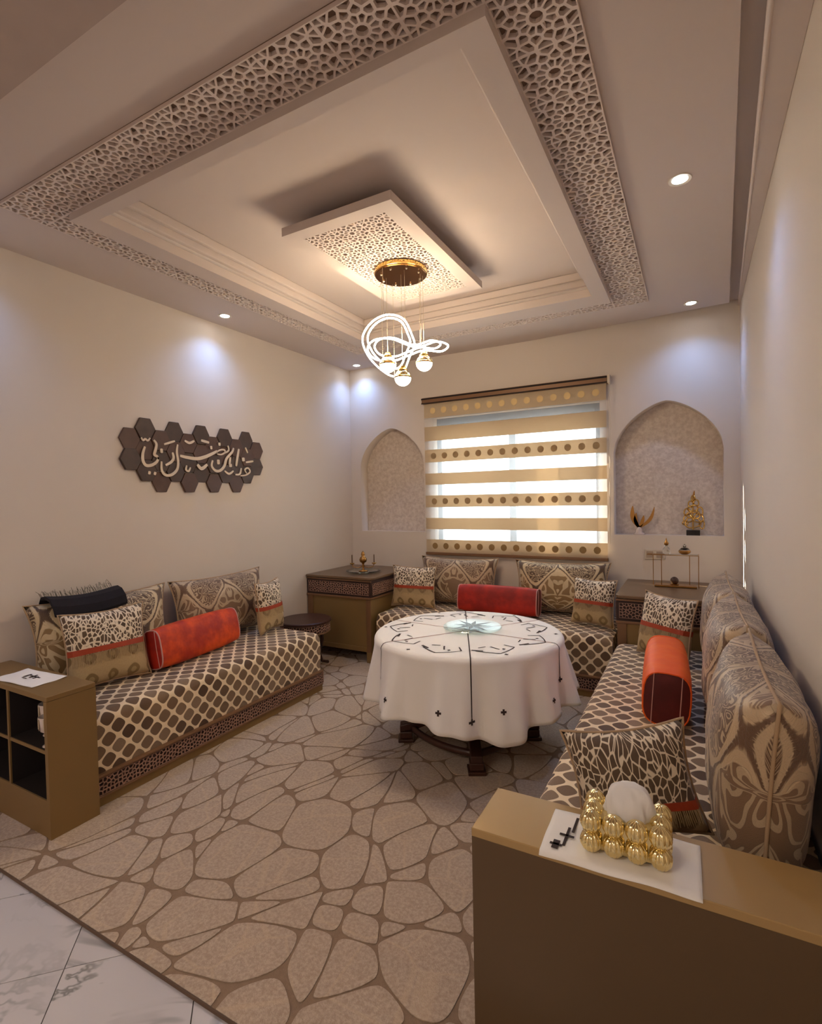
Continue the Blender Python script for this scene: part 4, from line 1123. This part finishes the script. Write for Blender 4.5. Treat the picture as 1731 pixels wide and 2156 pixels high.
# ------------------------------------------------------------------ niche ornaments (right niche)
NZ = 1.072; NY = YB+.065
fe = thing('wing_ornament', 'brass wing ornament on a white foot in the right niche', 'ornament', (-.38, NY, NZ))
MB().lathe([(.04, 0), (.042, .008), (.022, .02), (.026, .034), (.014, .05), (.012, .058)], (-.38, NY, NZ), 20).build('foot', WHITEGL, fe, smooth=True)
def leaf(base, tip, wd, bend):
    b = Vector(base); t = Vector(tip); d = t-b; n_ = Vector((d.z, 0, -d.x)).normalized(); mb = MB(); vs = []; K = 8
    for i in range(K+1):
        u = i/K; c = b+d*u+n_*bend*sin(pi*u)*d.length; w_ = wd*sin(pi*min(.98, u*.85+.12))**.8+.0008
        for q in (-1, 1): vs += [c+n_*w_*q+Vector((0, -.002, 0)), c+n_*w_*q+Vector((0, .002, 0))]
    fs = []
    for i in range(K):
        o_ = 4*i; fs += [(o_, o_+2, o_+6, o_+4), (o_+1, o_+5, o_+7, o_+3), (o_, o_+4, o_+5, o_+1), (o_+2, o_+3, o_+7, o_+6)]
    fs += [(0, 1, 3, 2), (4*K, 4*K+2, 4*K+3, 4*K+1)]; return mb.add(vs, fs)
leaf((-.38, NY, NZ+.055), (-.425, NY, NZ+.225), .018, -.12).build('wing', METBRASS, fe)
leaf((-.385, NY, NZ+.055), (-.40, NY, NZ+.17), .014, -.1).build('wing', METBRASS, fe)
leaf((-.378, NY, NZ+.055), (-.27, NY, NZ+.215), .012, .14).build('wing', METBRASS, fe)
leaf((-.378, NY, NZ+.055), (-.345, NY, NZ+.15), .013, .05).build('wing', METBRASS, fe)
sc_ = thing('calligraphy_sculpture', 'gold openwork calligraphy sculpture on a black base in the right niche', 'ornament', (-.01, NY, NZ))
B(-.052, .038, NY-.03, NY+.03, NZ, NZ+.04).build('base', BLKPL, sc_, bevel=.002)
rnd = random.Random(5)
loops = [(-.007, .09, .052, .04), (-.04, .12, .03, .03), (.03, .12, .032, .032), (-.007, .15, .045, .03), (-.045, .17, .022, .025), (.035, .175, .022, .03), (-.01, .20, .034, .028), (-.02, .235, .018, .022), (.012, .24, .018, .022), (-.005, .275, .012, .02), (-.06, .09, .018, .016), (.05, .085, .016, .03)]
for (dx, dz, rx, rz) in loops:
    mm = MB(); K = 18; ph = rnd.random()*6
    mm.tube([(-.007+dx+.007+rx*cos(2*pi*i/K), NY+.008*sin(2*pi*i/K*2+ph), NZ+dz+rz*sin(2*pi*i/K)*(1+.3*cos(2*pi*i/K+ph))) for i in range(K)], .0055, 6, True)
    mm.build('scroll', METGOLD, sc_, smooth=True)
leaf((-.005, NY, NZ+.28), (.002, NY, NZ+.335), .006, .0).build('finial', METBRASS, sc_)
mm = MB(); mm.tube([(-.007, NY, NZ+.04), (-.01, NY, NZ+.17), (-.004, NY, NZ+.29)], .006, 6); mm.build('spine', METGOLD, sc_)
